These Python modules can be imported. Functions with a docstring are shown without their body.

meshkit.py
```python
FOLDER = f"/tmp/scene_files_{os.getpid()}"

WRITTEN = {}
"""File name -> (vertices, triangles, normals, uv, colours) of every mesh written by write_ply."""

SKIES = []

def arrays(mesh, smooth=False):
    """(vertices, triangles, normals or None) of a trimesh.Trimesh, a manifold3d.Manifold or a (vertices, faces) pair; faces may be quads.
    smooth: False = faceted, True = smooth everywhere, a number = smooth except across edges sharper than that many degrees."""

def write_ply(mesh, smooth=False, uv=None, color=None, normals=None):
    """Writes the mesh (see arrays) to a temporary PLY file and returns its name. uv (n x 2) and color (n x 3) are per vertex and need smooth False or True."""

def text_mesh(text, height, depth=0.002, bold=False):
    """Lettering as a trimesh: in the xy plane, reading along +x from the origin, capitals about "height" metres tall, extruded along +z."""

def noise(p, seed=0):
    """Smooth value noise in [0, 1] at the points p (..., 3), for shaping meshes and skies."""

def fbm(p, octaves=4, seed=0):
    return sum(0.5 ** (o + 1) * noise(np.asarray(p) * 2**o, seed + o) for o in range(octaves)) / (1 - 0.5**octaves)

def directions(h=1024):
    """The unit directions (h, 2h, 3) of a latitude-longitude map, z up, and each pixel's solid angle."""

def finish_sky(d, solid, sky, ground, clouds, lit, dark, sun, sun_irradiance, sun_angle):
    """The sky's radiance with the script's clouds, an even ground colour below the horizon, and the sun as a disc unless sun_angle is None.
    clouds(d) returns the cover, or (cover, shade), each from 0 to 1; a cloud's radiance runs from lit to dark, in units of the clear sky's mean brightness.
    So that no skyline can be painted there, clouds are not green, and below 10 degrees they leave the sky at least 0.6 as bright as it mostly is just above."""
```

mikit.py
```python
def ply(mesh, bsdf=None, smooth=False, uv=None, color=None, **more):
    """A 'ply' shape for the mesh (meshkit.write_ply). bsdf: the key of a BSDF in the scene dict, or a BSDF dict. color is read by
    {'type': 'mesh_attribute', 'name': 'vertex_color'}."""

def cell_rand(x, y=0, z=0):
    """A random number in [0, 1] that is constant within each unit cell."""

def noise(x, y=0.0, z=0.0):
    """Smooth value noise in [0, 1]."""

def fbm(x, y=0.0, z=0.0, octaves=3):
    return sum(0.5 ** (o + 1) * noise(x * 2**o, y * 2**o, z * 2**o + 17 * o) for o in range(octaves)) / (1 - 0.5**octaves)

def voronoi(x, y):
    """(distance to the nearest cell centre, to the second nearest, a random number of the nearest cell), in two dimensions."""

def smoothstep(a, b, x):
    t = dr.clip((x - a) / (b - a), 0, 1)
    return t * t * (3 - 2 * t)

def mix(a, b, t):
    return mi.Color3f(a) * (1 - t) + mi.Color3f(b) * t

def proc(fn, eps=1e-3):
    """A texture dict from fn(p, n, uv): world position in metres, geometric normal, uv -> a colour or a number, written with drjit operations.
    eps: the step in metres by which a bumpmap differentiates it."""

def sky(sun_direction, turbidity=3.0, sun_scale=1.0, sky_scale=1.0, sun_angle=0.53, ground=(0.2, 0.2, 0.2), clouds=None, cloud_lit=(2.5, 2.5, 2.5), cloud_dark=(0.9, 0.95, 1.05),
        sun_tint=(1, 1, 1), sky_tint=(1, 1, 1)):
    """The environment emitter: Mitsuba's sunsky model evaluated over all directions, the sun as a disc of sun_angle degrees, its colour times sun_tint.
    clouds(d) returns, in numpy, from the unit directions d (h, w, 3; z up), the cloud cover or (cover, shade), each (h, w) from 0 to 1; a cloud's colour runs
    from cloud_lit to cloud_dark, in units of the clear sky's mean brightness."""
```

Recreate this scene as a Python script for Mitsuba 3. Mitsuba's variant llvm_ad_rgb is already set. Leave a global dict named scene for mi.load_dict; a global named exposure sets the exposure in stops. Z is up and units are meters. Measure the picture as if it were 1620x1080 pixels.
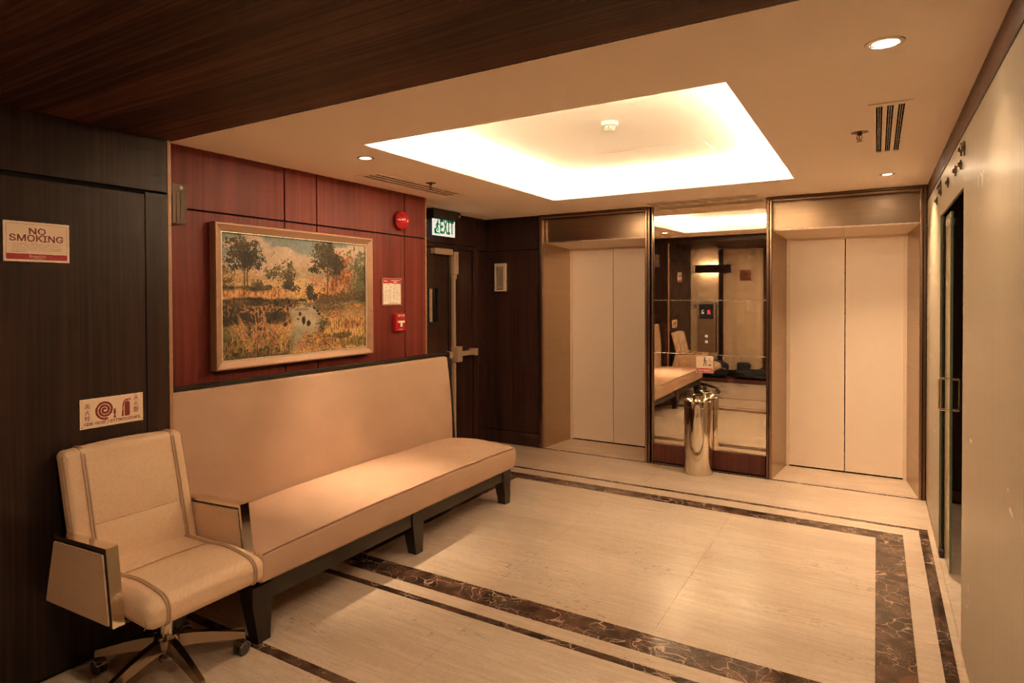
import math, random
import numpy as np
import trimesh
import mitsuba as mi
import drjit as dr
import mikit, meshkit
from mikit import proc, noise, fbm, voronoi, smoothstep, mix
from shapely.geometry import Polygon, Point, box as sbox
from shapely import affinity
from shapely.ops import unary_union

T = mi.ScalarTransform4f
random.seed(7)
scene, labels = {}, {}

# ---------------------------------------------------------------- camera
F, YAW, PIT, ROL, CX, CY = 1001.325, -0.554912, -0.0138023, -0.00420714, 766.373, 482.66
EYE = np.array([0, 0, 1.6])
fw = np.array([math.sin(YAW) * math.cos(PIT), math.cos(YAW) * math.cos(PIT), math.sin(PIT)])
_r = np.array([math.cos(YAW), -math.sin(YAW), 0]); _u = np.cross(_r, fw)
rt = _r * math.cos(ROL) + _u * math.sin(ROL); up = np.cross(rt, fw)
scene['camera'] = {'type': 'perspective', 'fov': math.degrees(2 * math.atan(810 / F)), 'fov_axis': 'x',
                   'principal_point_offset_x': (810 - CX) / 1620, 'principal_point_offset_y': (540 - CY) / 1080,
                   'near_clip': 0.05, 'far_clip': 60,
                   'to_world': T().look_at(origin=EYE.tolist(), target=(EYE + fw).tolist(), up=up.tolist())}
exposure = 1.04
WARM = np.array([1.0, 0.71, 0.44])
COVE = 75.0          # radiance of the strip lamps in the ceiling cove
DOWN = 15.0           # intensity of one downlight
for k, (x, y, s, cut) in enumerate([(-2.66, 2.92, 0.62, 21.0), (0.02, 2.54, 0.14, 56.0), (0.06, 5.30, 0.7, 56.0)]):
    scene[f'beam_{k+1}'] = {'type': 'spot', 'intensity': {'type': 'rgb', 'value': (WARM * DOWN * s).tolist()}, 'cutoff_angle': cut, 'beam_width': 5.0,
                            'to_world': T().look_at(origin=[x, y, 2.43], target=[x, y, 0], up=[0, 1, 0])}

# ---------------------------------------------------------------- helpers
def clean(m):
    if m.volume < 0:
        m.invert()
    return m

def bx(x0, x1, y0, y1, z0, z1):
    m = trimesh.creation.box(extents=[abs(x1 - x0), abs(y1 - y0), abs(z1 - z0)])
    m.apply_translation([(x0 + x1) / 2, (y0 + y1) / 2, (z0 + z1) / 2])
    return m

def rbox(x0, x1, y0, y1, z0, z1, r=0.003, seg=1, n=(1, 1, 1)):
    """box with rounded edges, n extra divisions between the rounded bands"""
    lo, hi = np.array([x0, y0, z0], float), np.array([x1, y1, z1], float)
    r = min(r, (hi - lo).min() / 2 * 0.98)
    ax = [np.unique(np.round(np.r_[lo[i] + np.linspace(0, r, seg + 1), np.linspace(lo[i] + r, hi[i] - r, n[i] + 1), hi[i] - np.linspace(0, r, seg + 1)], 7)) for i in range(3)]
    V, Fc, off = [], [], 0
    for i in range(3):
        a, b = (i + 1) % 3, (i + 2) % 3
        A, B = np.meshgrid(ax[a], ax[b], indexing='ij')
        na, nb = A.shape
        idx = np.arange(na * nb).reshape(na, nb)
        q = np.stack([idx[:-1, :-1], idx[1:, :-1], idx[1:, 1:], idx[:-1, 1:]], -1).reshape(-1, 4)
        for side, val in ((1, hi[i]), (0, lo[i])):
            P = np.zeros((na * nb, 3)); P[:, a] = A.ravel(); P[:, b] = B.ravel(); P[:, i] = val
            qq = q if side else q[:, ::-1]
            V.append(P); Fc.append(np.vstack([qq[:, [0, 1, 2]], qq[:, [0, 2, 3]]]) + off); off += len(P)
    v = np.vstack(V)
    c = np.clip(v, lo + r, hi - r); d = v - c
    L = np.linalg.norm(d, axis=1, keepdims=True)
    v = c + d / np.maximum(L, 1e-9) * r
    m = trimesh.Trimesh(v, np.vstack(Fc), process=False)
    m.merge_vertices(digits_vertex=6)
    return clean(m)

def cat(*ms):
    return trimesh.util.concatenate([m for m in ms if m is not None])

def tube(pts, r, n=8, closed=False):
    p = np.asarray(pts, float)
    rr = np.broadcast_to(np.asarray(r, float), (len(p),))
    if closed:
        t = np.roll(p, -1, 0) - np.roll(p, 1, 0)
    else:
        t = np.gradient(p, axis=0)
    t /= np.linalg.norm(t, axis=1, keepdims=True) + 1e-12
    a = np.zeros_like(p)
    ref = np.array([0, 0, 1.0]) if abs(t[0, 2]) < 0.9 else np.array([1.0, 0, 0])
    cur = np.cross(t[0], ref); cur /= np.linalg.norm(cur)
    for i in range(len(p)):
        cur = cur - t[i] * (cur @ t[i]); cur /= np.linalg.norm(cur) + 1e-12
        a[i] = cur
    b = np.cross(t, a)
    th = np.arange(n) * 2 * np.pi / n
    v = p[:, None] + rr[:, None, None] * (np.cos(th)[None, :, None] * a[:, None] + np.sin(th)[None, :, None] * b[:, None])
    v = v.reshape(-1, 3); f = []
    m = len(p)
    for i in range(m if closed else m - 1):
        j = (i + 1) % m
        for k in range(n):
            l = (k + 1) % n
            f += [[i * n + k, i * n + l, j * n + l], [i * n + k, j * n + l, j * n + k]]
    if not closed:
        v = np.vstack([v, p[0], p[-1]]); c0, c1 = len(v) - 2, len(v) - 1
        for k in range(n):
            l = (k + 1) % n
            f += [[c0, l, k], [c1, (m - 1) * n + k, (m - 1) * n + l]]
    return clean(trimesh.Trimesh(v, np.array(f), process=False))

def lathe(prof, n=48, center=(0, 0, 0), axis='z'):
    """closed surface of revolution, profile (r, h) listed from bottom to top on the outside and back"""
    prof = np.asarray(prof, float)
    th = np.arange(n) * 2 * np.pi / n
    v = np.stack([np.outer(prof[:, 0], np.cos(th)), np.outer(prof[:, 0], np.sin(th)), np.repeat(prof[:, 1:2], n, 1)], -1).reshape(-1, 3)
    f = []
    for i in range(len(prof) - 1):
        for k in range(n):
            l = (k + 1) % n
            f += [[i * n + k, i * n + l, (i + 1) * n + l], [i * n + k, (i + 1) * n + l, (i + 1) * n + k]]
    m = trimesh.Trimesh(v, np.array(f), process=False)
    m.merge_vertices(digits_vertex=7); m.update_faces(m.nondegenerate_faces())
    clean(m)
    if axis == 'x':
        m.apply_transform(np.array([[0, 0, 1, 0], [1, 0, 0, 0], [0, 1, 0, 0], [0, 0, 0, 1.0]]))
    if axis == '-y':
        m.apply_transform(np.array([[1, 0, 0, 0], [0, 0, -1, 0], [0, 1, 0, 0], [0, 0, 0, 1.0]]))
    m.apply_translation(center)
    return m

def frame3(origin, right, upv):
    R, U = np.asarray(right, float), np.asarray(upv, float)
    M = np.eye(4); M[:3, 0] = R; M[:3, 1] = U; M[:3, 2] = np.cross(R, U); M[:3, 3] = origin
    return M

def extr(poly, depth, origin, right, upv):
    """extrudes a shapely polygon drawn in (right, up) by depth along right x up"""
    gs = [g for g in getattr(poly, 'geoms', [poly]) if g.area > 1e-12]
    m = cat(*[trimesh.creation.extrude_polygon(g, depth, engine='earcut') for g in gs])
    m.apply_transform(frame3(origin, right, upv))
    return m

def words(text, height, depth, origin, right, upv, width=None, center=False, bold=False):
    m = meshkit.text_mesh(text, height, depth, bold)
    w = m.bounds[1][0] - m.bounds[0][0]
    if width:
        m.apply_scale([width / w, 1, 1]); w = width
    m.apply_translation([-m.bounds[0][0] - (w / 2 if center else 0), 0, 0])
    m.apply_transform(frame3(origin, right, upv))
    return m

def prism(xz_quad, y0, y1):
    """polygon given in x, z stretched from y0 to y1"""
    return clean(extr(Polygon(xz_quad), abs(y1 - y0), [0, max(y0, y1), 0], [1, 0, 0], [0, 0, 1]))

def num(key):
    if key not in used:
        used.add(key); return key
    i = 1
    while f'{key}_{i:03d}' in used:
        i += 1
    used.add(f'{key}_{i:03d}')
    return f'{key}_{i:03d}'
used = set()

def add(key, mesh, bsdf, smooth=False, label=None, category=None, group=None, kind=None, **more):
    k = num(key)
    scene[k] = mikit.ply(mesh, bsdf, smooth, **more)
    tag(k, label, category, group, kind)
    return k

def tag(k, label=None, category=None, group=None, kind=None):
    d = {a: b for a, b in (('label', label), ('category', category), ('group', group), ('kind', kind)) if b}
    if d:
        labels.setdefault(k, {}).update(d)

def thing(name, label, category, group=None):
    k = num(name); tag(k, label, category, group); return k

# ---------------------------------------------------------------- materials
def rgb(c):
    return {'type': 'rgb', 'value': [float(v) for v in c]}

def P(base, rough=0.5, metal=0.0, spec=0.5, **k):
    return {'type': 'principled', 'base_color': base if isinstance(base, dict) else rgb(base), 'roughness': rough, 'metallic': metal, 'specular': spec, **k}

def wood_fn(dark, light, along='z', sc=1.0):
    def fn(p, n, uv):
        if along == 'z':
            u, v = (p.x + p.y) * sc, p.z * sc
        elif along == 'x':
            u, v = (p.y + p.z) * sc, p.x * sc
        else:
            u, v = (p.x + p.z) * sc, p.y * sc
        broad = fbm(u * 7, v * 0.35, 3.1, octaves=3)
        fine = fbm(u * 95 + 3 * noise(u * 5, v * 1.5), v * 1.6, 7.7, octaves=2)
        pore = noise(u * 420, v * 9)
        t = dr.clip(0.55 * smoothstep(0.25, 0.75, broad) + 0.55 * smoothstep(0.3, 0.75, fine) - 0.18 * smoothstep(0.62, 0.9, pore) - 0.08, 0, 1)
        return mix(dark, light, t)
    return fn

scene['m_wood'] = P(proc(wood_fn((0.115, 0.020, 0.015), (0.21, 0.040, 0.028))), 0.42, spec=0.15)
scene['m_wood_dark_shaded'] = P(proc(wood_fn((0.013, 0.0065, 0.0055), (0.034, 0.0145, 0.011))), 0.38, spec=0.2)  # panel wood again, the weaker light on these walls put into the colour
scene['m_wood_soffit'] = P(proc(wood_fn((0.018, 0.007, 0.005), (0.066, 0.023, 0.014), 'x')), 0.5, spec=0.15)
scene['m_wood_fascia'] = P(proc(wood_fn((0.036, 0.013, 0.009), (0.075, 0.028, 0.018), 'y')), 0.4, spec=0.25)
scene['m_black_gap'] = P((0.006, 0.006, 0.007), 0.8, spec=0.1)
scene['m_ebony'] = P((0.011, 0.008, 0.007), 0.38, spec=0.22)
scene['m_black'] = P((0.012, 0.012, 0.013), 0.45)
scene['m_ceiling'] = P((0.95, 0.82, 0.69), 0.9, spec=0.1)
scene['m_tray'] = P((0.82, 0.79, 0.73), 0.9, spec=0.1)

def travertine(p, n, uv):
    band = fbm(p.x * 0.9 + 0.5 * noise(p.x * 2, p.y * 3), p.y * 5, 2.0, octaves=3)
    fine = fbm(p.x * 7, p.y * 95, 5.0, octaves=3)
    t = dr.clip(0.55 * band + 0.6 * fine - 0.1, 0, 1)
    c = mix((0.495, 0.382, 0.288), (0.59, 0.47, 0.367), smoothstep(0.2, 0.8, t)) * (0.94 + 0.12 * noise(p.x * 130, p.y * 210, 4))
    pit = smoothstep(0.80, 0.90, noise(p.x * 34, p.y * 120, 9)) * smoothstep(0.56, 0.76, fbm(p.x * 2.2, p.y * 6, 4.0, octaves=2))
    return c * (1 - 0.32 * pit)
scene['m_travertine'] = P(proc(travertine), proc(lambda p, n, uv: 0.20 + 0.10 * fbm(p.x * 6, p.y * 30, 1.0)), spec=0.4)

def emperador(p, n, uv):
    wx, wy = p.x + 0.09 * fbm(p.x * 11, p.y * 11, 1.0), p.y + 0.09 * fbm(p.x * 11 + 5, p.y * 11, 2.0)
    d1, d2, w = voronoi(wx * 12 + 1.2 * noise(wy * 21, wx * 15), wy * 12)
    vein = (1 - smoothstep(0.01, 0.075, d2 - d1)) * smoothstep(0.36, 0.52, noise(p.x * 8, p.y * 8, 3))
    e1, e2, w2 = voronoi(wx * 34 + 2.0 * noise(p.x * 40, p.y * 40, 5), wy * 34)
    vein2 = (1 - smoothstep(0.0, 0.10, e2 - e1)) * smoothstep(0.34, 0.62, noise(p.x * 14, p.y * 14, 8)) * 0.45
    body = mix((0.016, 0.009, 0.007), (0.075, 0.037, 0.025), smoothstep(0.3, 0.85, fbm(p.x * 16, p.y * 16, 6.0, octaves=3)))
    body = mix(body, (0.17, 0.075, 0.045), 0.55 * smoothstep(0.78, 0.9, noise(wx * 6, wy * 6, 12)))
    return mix(body, (0.52, 0.36, 0.27), dr.clip(vein * 0.8 + vein2, 0, 0.9))
scene['m_marble'] = P(proc(emperador), 0.13, spec=0.5)
scene['m_grout'] = P((0.30, 0.22, 0.15), 0.8)
scene['m_redstone'] = P(proc(wood_fn((0.05, 0.018, 0.012), (0.15, 0.055, 0.035), 'x')), 0.25)

def weave(s, a, b):
    def fn(p, n, uv):
        u, v = (p.x + p.y) * s, (p.z + 0.6 * p.x) * s
        k = 0.5 + 0.5 * dr.sin(u * 6.283) * dr.sin(v * 6.283)
        return mix(a, b, dr.clip(0.25 + 0.6 * k + 0.3 * (fbm(p.x * 6, p.y * 6, p.z * 6) - 0.5), 0, 1))
    return fn
scene['m_sofa'] = P(proc(weave(85, (0.29, 0.175, 0.115), (0.61, 0.40, 0.28))), 0.85, spec=0.2, sheen=0.3)
scene['m_sofa_welt'] = P((0.22, 0.11, 0.065), 0.85)
scene['m_chair'] = P(proc(lambda p, n, uv: mix((0.60, 0.405, 0.262), (0.68, 0.47, 0.31), fbm((p.x + p.y) * 170, (p.z + 0.4 * p.x) * 170, 3.0, octaves=2))), 0.5, spec=0.3)
scene['m_chair_cord'] = P((0.40, 0.26, 0.165), 0.6)
scene['m_stitch'] = P((0.36, 0.22, 0.14), 0.7)

def brushed(c, along='x', amp=0.12, rough=0.3):
    def fn(p, n, uv):
        if along == 'x':
            t = fbm((p.x + p.y) * 1.5, p.z * 240, 1.0, octaves=2)
        else:
            t = fbm((p.x + p.y) * 240, p.z * 1.5, 1.0, octaves=2)
        return mi.Color3f(c) * (1 - amp + 2 * amp * t)
    return P(proc(fn), rough, metal=1.0)
scene['m_steel'] = brushed((0.25, 0.18, 0.12), 'x', 0.10, 0.28)
scene['m_jamb'] = brushed((0.47, 0.35, 0.24), 'x', 0.08, 0.34)
scene['m_steel_v'] = brushed((0.60, 0.49, 0.36), 'z', 0.10, 0.34)
scene['m_bronze'] = P((0.13, 0.080, 0.052), 0.26, metal=0.9)
scene['m_bronze_bright'] = P((0.27, 0.175, 0.12), 0.22, metal=0.9)
scene['m_chrome'] = P((0.82, 0.74, 0.62), 0.06, metal=1.0)
scene['m_satin'] = P((0.62, 0.54, 0.44), 0.25, metal=1.0)
scene['m_hardware'] = P((0.56, 0.40, 0.27), 0.38, metal=0.25)
scene['m_base_metal'] = P((0.34, 0.27, 0.20), 0.16, metal=1.0)
scene['m_fitting'] = P((0.16, 0.13, 0.10), 0.2, metal=1.0)
scene['m_wood_kick'] = P(proc(wood_fn((0.045, 0.012, 0.010), (0.085, 0.022, 0.017))), 0.35, spec=0.2)
scene['m_alu'] = P((0.70, 0.62, 0.52), 0.32, metal=1.0)
scene['m_elev_door'] = P((0.86, 0.71, 0.57), 0.45, metal=0.1)
scene['m_elev_jamb'] = P((0.78, 0.63, 0.49), 0.42, metal=0.2)
scene['m_mirror'] = {'type': 'conductor', 'material': 'none', 'specular_reflectance': rgb((0.90, 0.83, 0.75))}
scene['m_mirror_edge'] = P((0.75, 0.72, 0.66), 0.15, metal=1.0)

def frosted(p, n, uv):
    t = fbm(p.x * 3 + p.y * 140, p.z * 1.5, 1.0, octaves=2)
    c = mix((0.262, 0.218, 0.155), (0.285, 0.238, 0.17), t)
    scuff = smoothstep(0.84, 0.90, noise(p.y * 26, p.z * 40, 5)) * smoothstep(0.80, 0.88, noise(p.y * 3, p.z * 3, 2))
    return mix(c, (0.75, 0.68, 0.55), 0.5 * scuff)
scene['m_frosted'] = P(proc(frosted), 0.32, spec=0.35)
scene['m_glass_edge'] = P((0.10, 0.14, 0.085), 0.12, spec=0.6)
scene['m_glass_leaf'] = P((0.30, 0.25, 0.14), 0.2, spec=0.5)
scene['m_white'] = P((0.80, 0.72, 0.60), 0.5)
scene['m_plastic'] = P((0.80, 0.76, 0.68), 0.45)
scene['m_beige'] = P((0.66, 0.52, 0.38), 0.45)
scene['m_red'] = P((0.47, 0.016, 0.02), 0.25, spec=0.5)
scene['m_signred'] = P((0.36, 0.022, 0.03), 0.5)
scene['m_maroon'] = P((0.20, 0.022, 0.022), 0.5)
scene['m_ink'] = P((0.04, 0.03, 0.03), 0.5)
scene['m_sign'] = P((0.80, 0.60, 0.44), 0.45)
scene['m_textgrey'] = P((0.34, 0.21, 0.15), 0.6)
scene['m_acrylic'] = P((0.33, 0.15, 0.10), 0.12, spec=0.6)
scene['m_green'] = {'type': 'diffuse', 'reflectance': rgb((0.0, 0.30, 0.16))}
scene['m_gold_frame'] = P(proc(wood_fn((0.36, 0.20, 0.115), (0.44, 0.25, 0.145), 'y', 0.6)), 0.4, metal=0.2)
scene['m_fillet'] = P((0.86, 0.78, 0.66), 0.35, metal=0.3)
scene['m_paper_wall'] = P(proc(lambda p, n, uv: mix((0.70, 0.49, 0.32), (0.84, 0.61, 0.41), smoothstep(0.3, 0.7, fbm((p.x + p.y) * 26, p.z * 0.3, 2.0)))), 0.7)
scene['m_copper'] = P((0.36, 0.14, 0.075), 0.3, metal=0.7)
scene['m_boxgrey'] = P(proc(wood_fn((0.10, 0.06, 0.035), (0.27, 0.18, 0.115), 'z', 0.9)), 0.6)
scene['m_cloth_black'] = P(proc(lambda p, n, uv: mix((0.010, 0.011, 0.013), (0.03, 0.03, 0.034), fbm(p.x * 60, p.y * 60, p.z * 60))), 0.8)
scene['m_pane_dim'] = P((0.62, 0.47, 0.30), 0.3)
scene['m_painting'] = P({'type': 'mesh_attribute', 'name': 'vertex_color'}, 0.6, spec=0.25)

def glow(c, s):
    return {'type': 'area', 'radiance': rgb(np.asarray(c) * s)}

# ---------------------------------------------------------------- layout numbers (metres)
XN, YN, ZS = -2.934, 1.826, 2.365      # near-left cabinet face, its far corner, soffit underside
XL, YLE = -3.30, 4.36                  # recessed wall with the painting, its far end
XE = -3.70                             # exit door wall
YB, XR, YF, ZC = 5.99, 0.33, -0.72, 2.45
XC0, XC1, YC0, YC1 = -2.445, -0.515, 2.664, 5.13   # cove opening
XX = 3.2                               # far side of the dark side room

# ---------------------------------------------------------------- floor
fl = add('floor', bx(XE - .1, XX, YF - .1, 6.62, -0.10, -0.006), 'm_grout', label='polished cream travertine floor with brown marble border strips', kind='structure')

def slabs(x0, x1, y0, y1, dx, dy, g=0.0006):
    nx, ny = max(1, round((x1 - x0) / dx)), max(1, round((y1 - y0) / dy))
    xs, ys = np.linspace(x0, x1, nx + 1), np.linspace(y0, y1, ny + 1)
    for i in range(nx):
        for j in range(ny):
            add(fl + '__stone_slab', bx(xs[i] + g, xs[i + 1] - g, ys[j] + g, ys[j + 1] - g, -0.006, 0), 'm_travertine')

def strip(x0, x1, y0, y1, seg=0.6, g=0.0004):
    along = 0 if x1 - x0 > y1 - y0 else 1
    L = (x1 - x0, y1 - y0)[along]
    n = max(1, round(L / seg))
    c = np.linspace(0, 1, n + 1)
    for i in range(n):
        a, b = c[i], c[i + 1]
        if along == 0:
            q = (x0 + L * a + g, x0 + L * b - g, y0, y1)
        else:
            q = (x0, x1, y0 + L * a + g, y0 + L * b - g)
        add(fl + '__marble_strip', bx(*q, -0.006, 0), 'm_marble')

WX0, WX1, WY0, WY1 = -2.70, 0.0, 2.933, 4.883       # inner field
wx0, wx1, wy0, wy1 = -2.855, 0.153, 2.767, 5.03     # outside of the wide ring
gx0, gx1, gy0, gy1 = -2.95, 0.248, 2.669, 5.175     # outside of the gap ring
tx0, tx1, ty0, ty1 = -2.995, 0.298, 2.624, 5.218    # outside of the thin ring
slabs(WX0, WX1, WY0, WY1, 0.9, 0.49)
strip(wx0, wx1, wy0, WY0); strip(wx0, wx1, WY1, wy1); strip(wx0, WX0, WY0, WY1); strip(WX1, wx1, WY0, WY1)
slabs(gx0, gx1, gy0, wy0, 0.9, 1); slabs(gx0, gx1, wy1, gy1, 0.9, 1); slabs(gx0, wx0, wy0, wy1, 1, 0.9); slabs(wx1, gx1, wy0, wy1, 1, 0.9)
strip(tx0, tx1, ty0, gy0); strip(tx0, tx1, gy1, ty1); strip(tx0, gx0, gy0, gy1); strip(gx1, tx1, gy0, gy1)
slabs(XE, tx0, ty0, ty1, 1, 0.9); slabs(tx1, XR, ty0, ty1, 1, 0.9)
slabs(XE, XR, ty1, 5.955, 0.98, 0.8)
strip(XE, XR, 5.955, 5.99, 0.9)
slabs(-3.02, XR, 5.99, 6.56, 1.1, 1)
slabs(XE, XR, 1.932, ty0, 0.98, 0.7)
strip(XE, XR, 1.879, 1.932, 0.7)
slabs(XE, XR, 0.235, 1.879, 0.98, 0.8)
add(fl + '__red_stone_band', bx(XE, XR, YF, 0.234, -0.006, 0), 'm_redstone', label='reddish brown stone band along the front wall')
slabs(XR, XX, YF, 6.0, 0.9, 0.9)

# ---------------------------------------------------------------- ceiling
def rect_ring(x0, x1, y0, y1, a0, a1, b0, b1, z0, z1):
    return cat(bx(x0, a0, y0, y1, z0, z1), bx(a1, x1, y0, y1, z0, z1), bx(a0, a1, y0, b0, z0, z1), bx(a0, a1, b1, y1, z0, z1))

e = 0.022
ce = add('ceiling', rect_ring(XE - .1, XX, YN, 6.6, XC0, XC1, YC0, YC1, ZC, ZC + 0.02), 'm_ceiling', label='beige plaster ceiling around a lit rectangular cove', kind='structure')
ZL, ZT, SB = ZC + 0.068, ZC + 0.18, 0.30
add(ce + '__cove_lip', rect_ring(XC0 - e, XC1 + e, YC0 - e, YC1 + e, XC0, XC1, YC0, YC1, ZC + .0005, ZL), 'm_tray')
add(ce + '__cove_tray', bx(XC0 - SB - .05, XC1 + SB + .05, YC0 - SB - .05, YC1 + SB + .05, ZT, ZT + .03), 'm_tray', label='bright recessed tray of the ceiling cove')
add(ce + '__cove_side', rect_ring(XC0 - SB - .03, XC1 + SB + .03, YC0 - SB - .03, YC1 + SB + .03, XC0 - SB, XC1 + SB, YC0 - SB, YC1 + SB, ZC + .021, ZT), 'm_tray')
o = 0.006
for q in ((XC0 - o - .02, XC0 - o, YC0, YC1), (XC1 + o, XC1 + o + .02, YC0, YC1), (XC0, XC1, YC0 - o - .02, YC0 - o), (XC0, XC1, YC1 + o, YC1 + o + .02)):
    add(ce + '__strip_lamp', bx(*q, ZC + .076, ZC + .096), 'm_plastic', emitter=glow(WARM, COVE))
add(ce + '__access_panel', rbox(-1.72, -0.98, 4.37, 4.74, ZT - .004, ZT + .002, .001), 'm_tray')
add(ce + '__wood_soffit', bx(XE, XX, YF - .1, YN - .0, ZS, ZC + .02), 'm_wood_soffit', label='dark wood soffit over the near end of the lobby')
for x, y in ((-1.30, .72), (-.25, .62)):
    add(ce + '__unseen_soffit_lamp', lathe([(0, -.004), (.048, -.003), (.052, 0), (0, 0)], 32, (x, y, ZS - .0005)), 'm_white', emitter=glow(WARM, 320.0))  # unseen lamps added out of frame to light the chair and front wall
add(ce + '__wood_fascia', bx(XL - .4, XR, YN, YN + .012, ZS, ZC - .0005), 'm_wood_dark_shaded')

# ---------------------------------------------------------------- left wall
wl = add('wall_left', cat(bx(XE - .12, XL - .012, YN, YLE, 0, ZC), bx(XE - .12, XL, YF, .60, 0, ZS), bx(XL - .3, XN - .022, .56, YN - .012, 0, ZS)), 'm_black_gap',
         label='dark red wood panelled left wall with recessed bay', kind='structure')
J = 0.005
ys = [YN + .0, 2.843, 3.124, 4.083, YLE]
for i in range(4):
    for z0, z1 in ((0, 2.093), (2.103, ZC)):
        add(wl + '__panel', rbox(XL - .012, XL, ys[i] + J * (i > 0), ys[i + 1] - J * (i < 3), z0, z1, .0015), 'm_wood')
# bay return and the near hose cabinet
add(wl + '__return_panel', bx(XL, XN - .02, YN - .012, YN, 0, 2.093), 'm_wood_dark_shaded')
add(wl + '__return_panel', bx(XL, XN - .02, YN - .012, YN, 2.103, ZC), 'm_wood_dark_shaded')
add(wl + '__cabinet_door', rbox(XN - .022, XN, .70, 1.697, .02, 2.089, .0015), 'm_wood_dark_shaded', label='tall dark wood fire hose cabinet door')
add(wl + '__cabinet_stile', rbox(XN - .022, XN + .0015, 1.700, YN - .016, 0, 2.100, .0015), 'm_wood_dark_shaded')
add(wl + '__cabinet_stile', rbox(XN - .022, XN + .0015, .57, .697, 0, 2.100, .0015), 'm_wood_dark_shaded')
add(wl + '__cabinet_header', rbox(XN - .022, XN, .57, YN - .016, 2.110, ZS, .0015), 'm_wood_dark_shaded')
add(wl + '__cabinet_end', bx(XL, XN - .002, .548, .56, 0, ZS), 'm_wood_dark_shaded')
add('trim_1', rbox(XN - .02, XN + .002, YN - .015, YN + .004, 0, ZS, .002), 'm_gold_frame', label='slim tan metal corner strip on the edge of the hose cabinet wall', kind='structure')
# exit door wall
DY0, DY1, DZ = 4.78, 5.735, 2.088
we = wl
add(we + '__header_panel', rbox(XE - .02, XE, YLE, 5.81, DZ + .045, ZC, .0015), 'm_wood_dark_shaded')
add(we + '__header_panel', rbox(XE - .02, XE, 5.815, YB, 2.103, ZC, .0015), 'm_wood_dark_shaded')
add(we + '__side_panel', rbox(XE - .02, XE, 5.815, YB, 0, 2.095, .0015), 'm_wood_dark_shaded')
add(we + '__side_panel', rbox(XE - .02, XE, YLE, DY0 - .09, 0, DZ + .04, .0015), 'm_wood_dark_shaded')
add(we + '__core', bx(XE - .22, XE - .06, YLE - .05, YB + .1, 0, ZC), 'm_black_gap')
add(we + '__bay_end', bx(XE - .02, XL - .001, YLE - .02, YLE + .003, 0, ZC), 'm_wood_dark_shaded')
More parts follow.
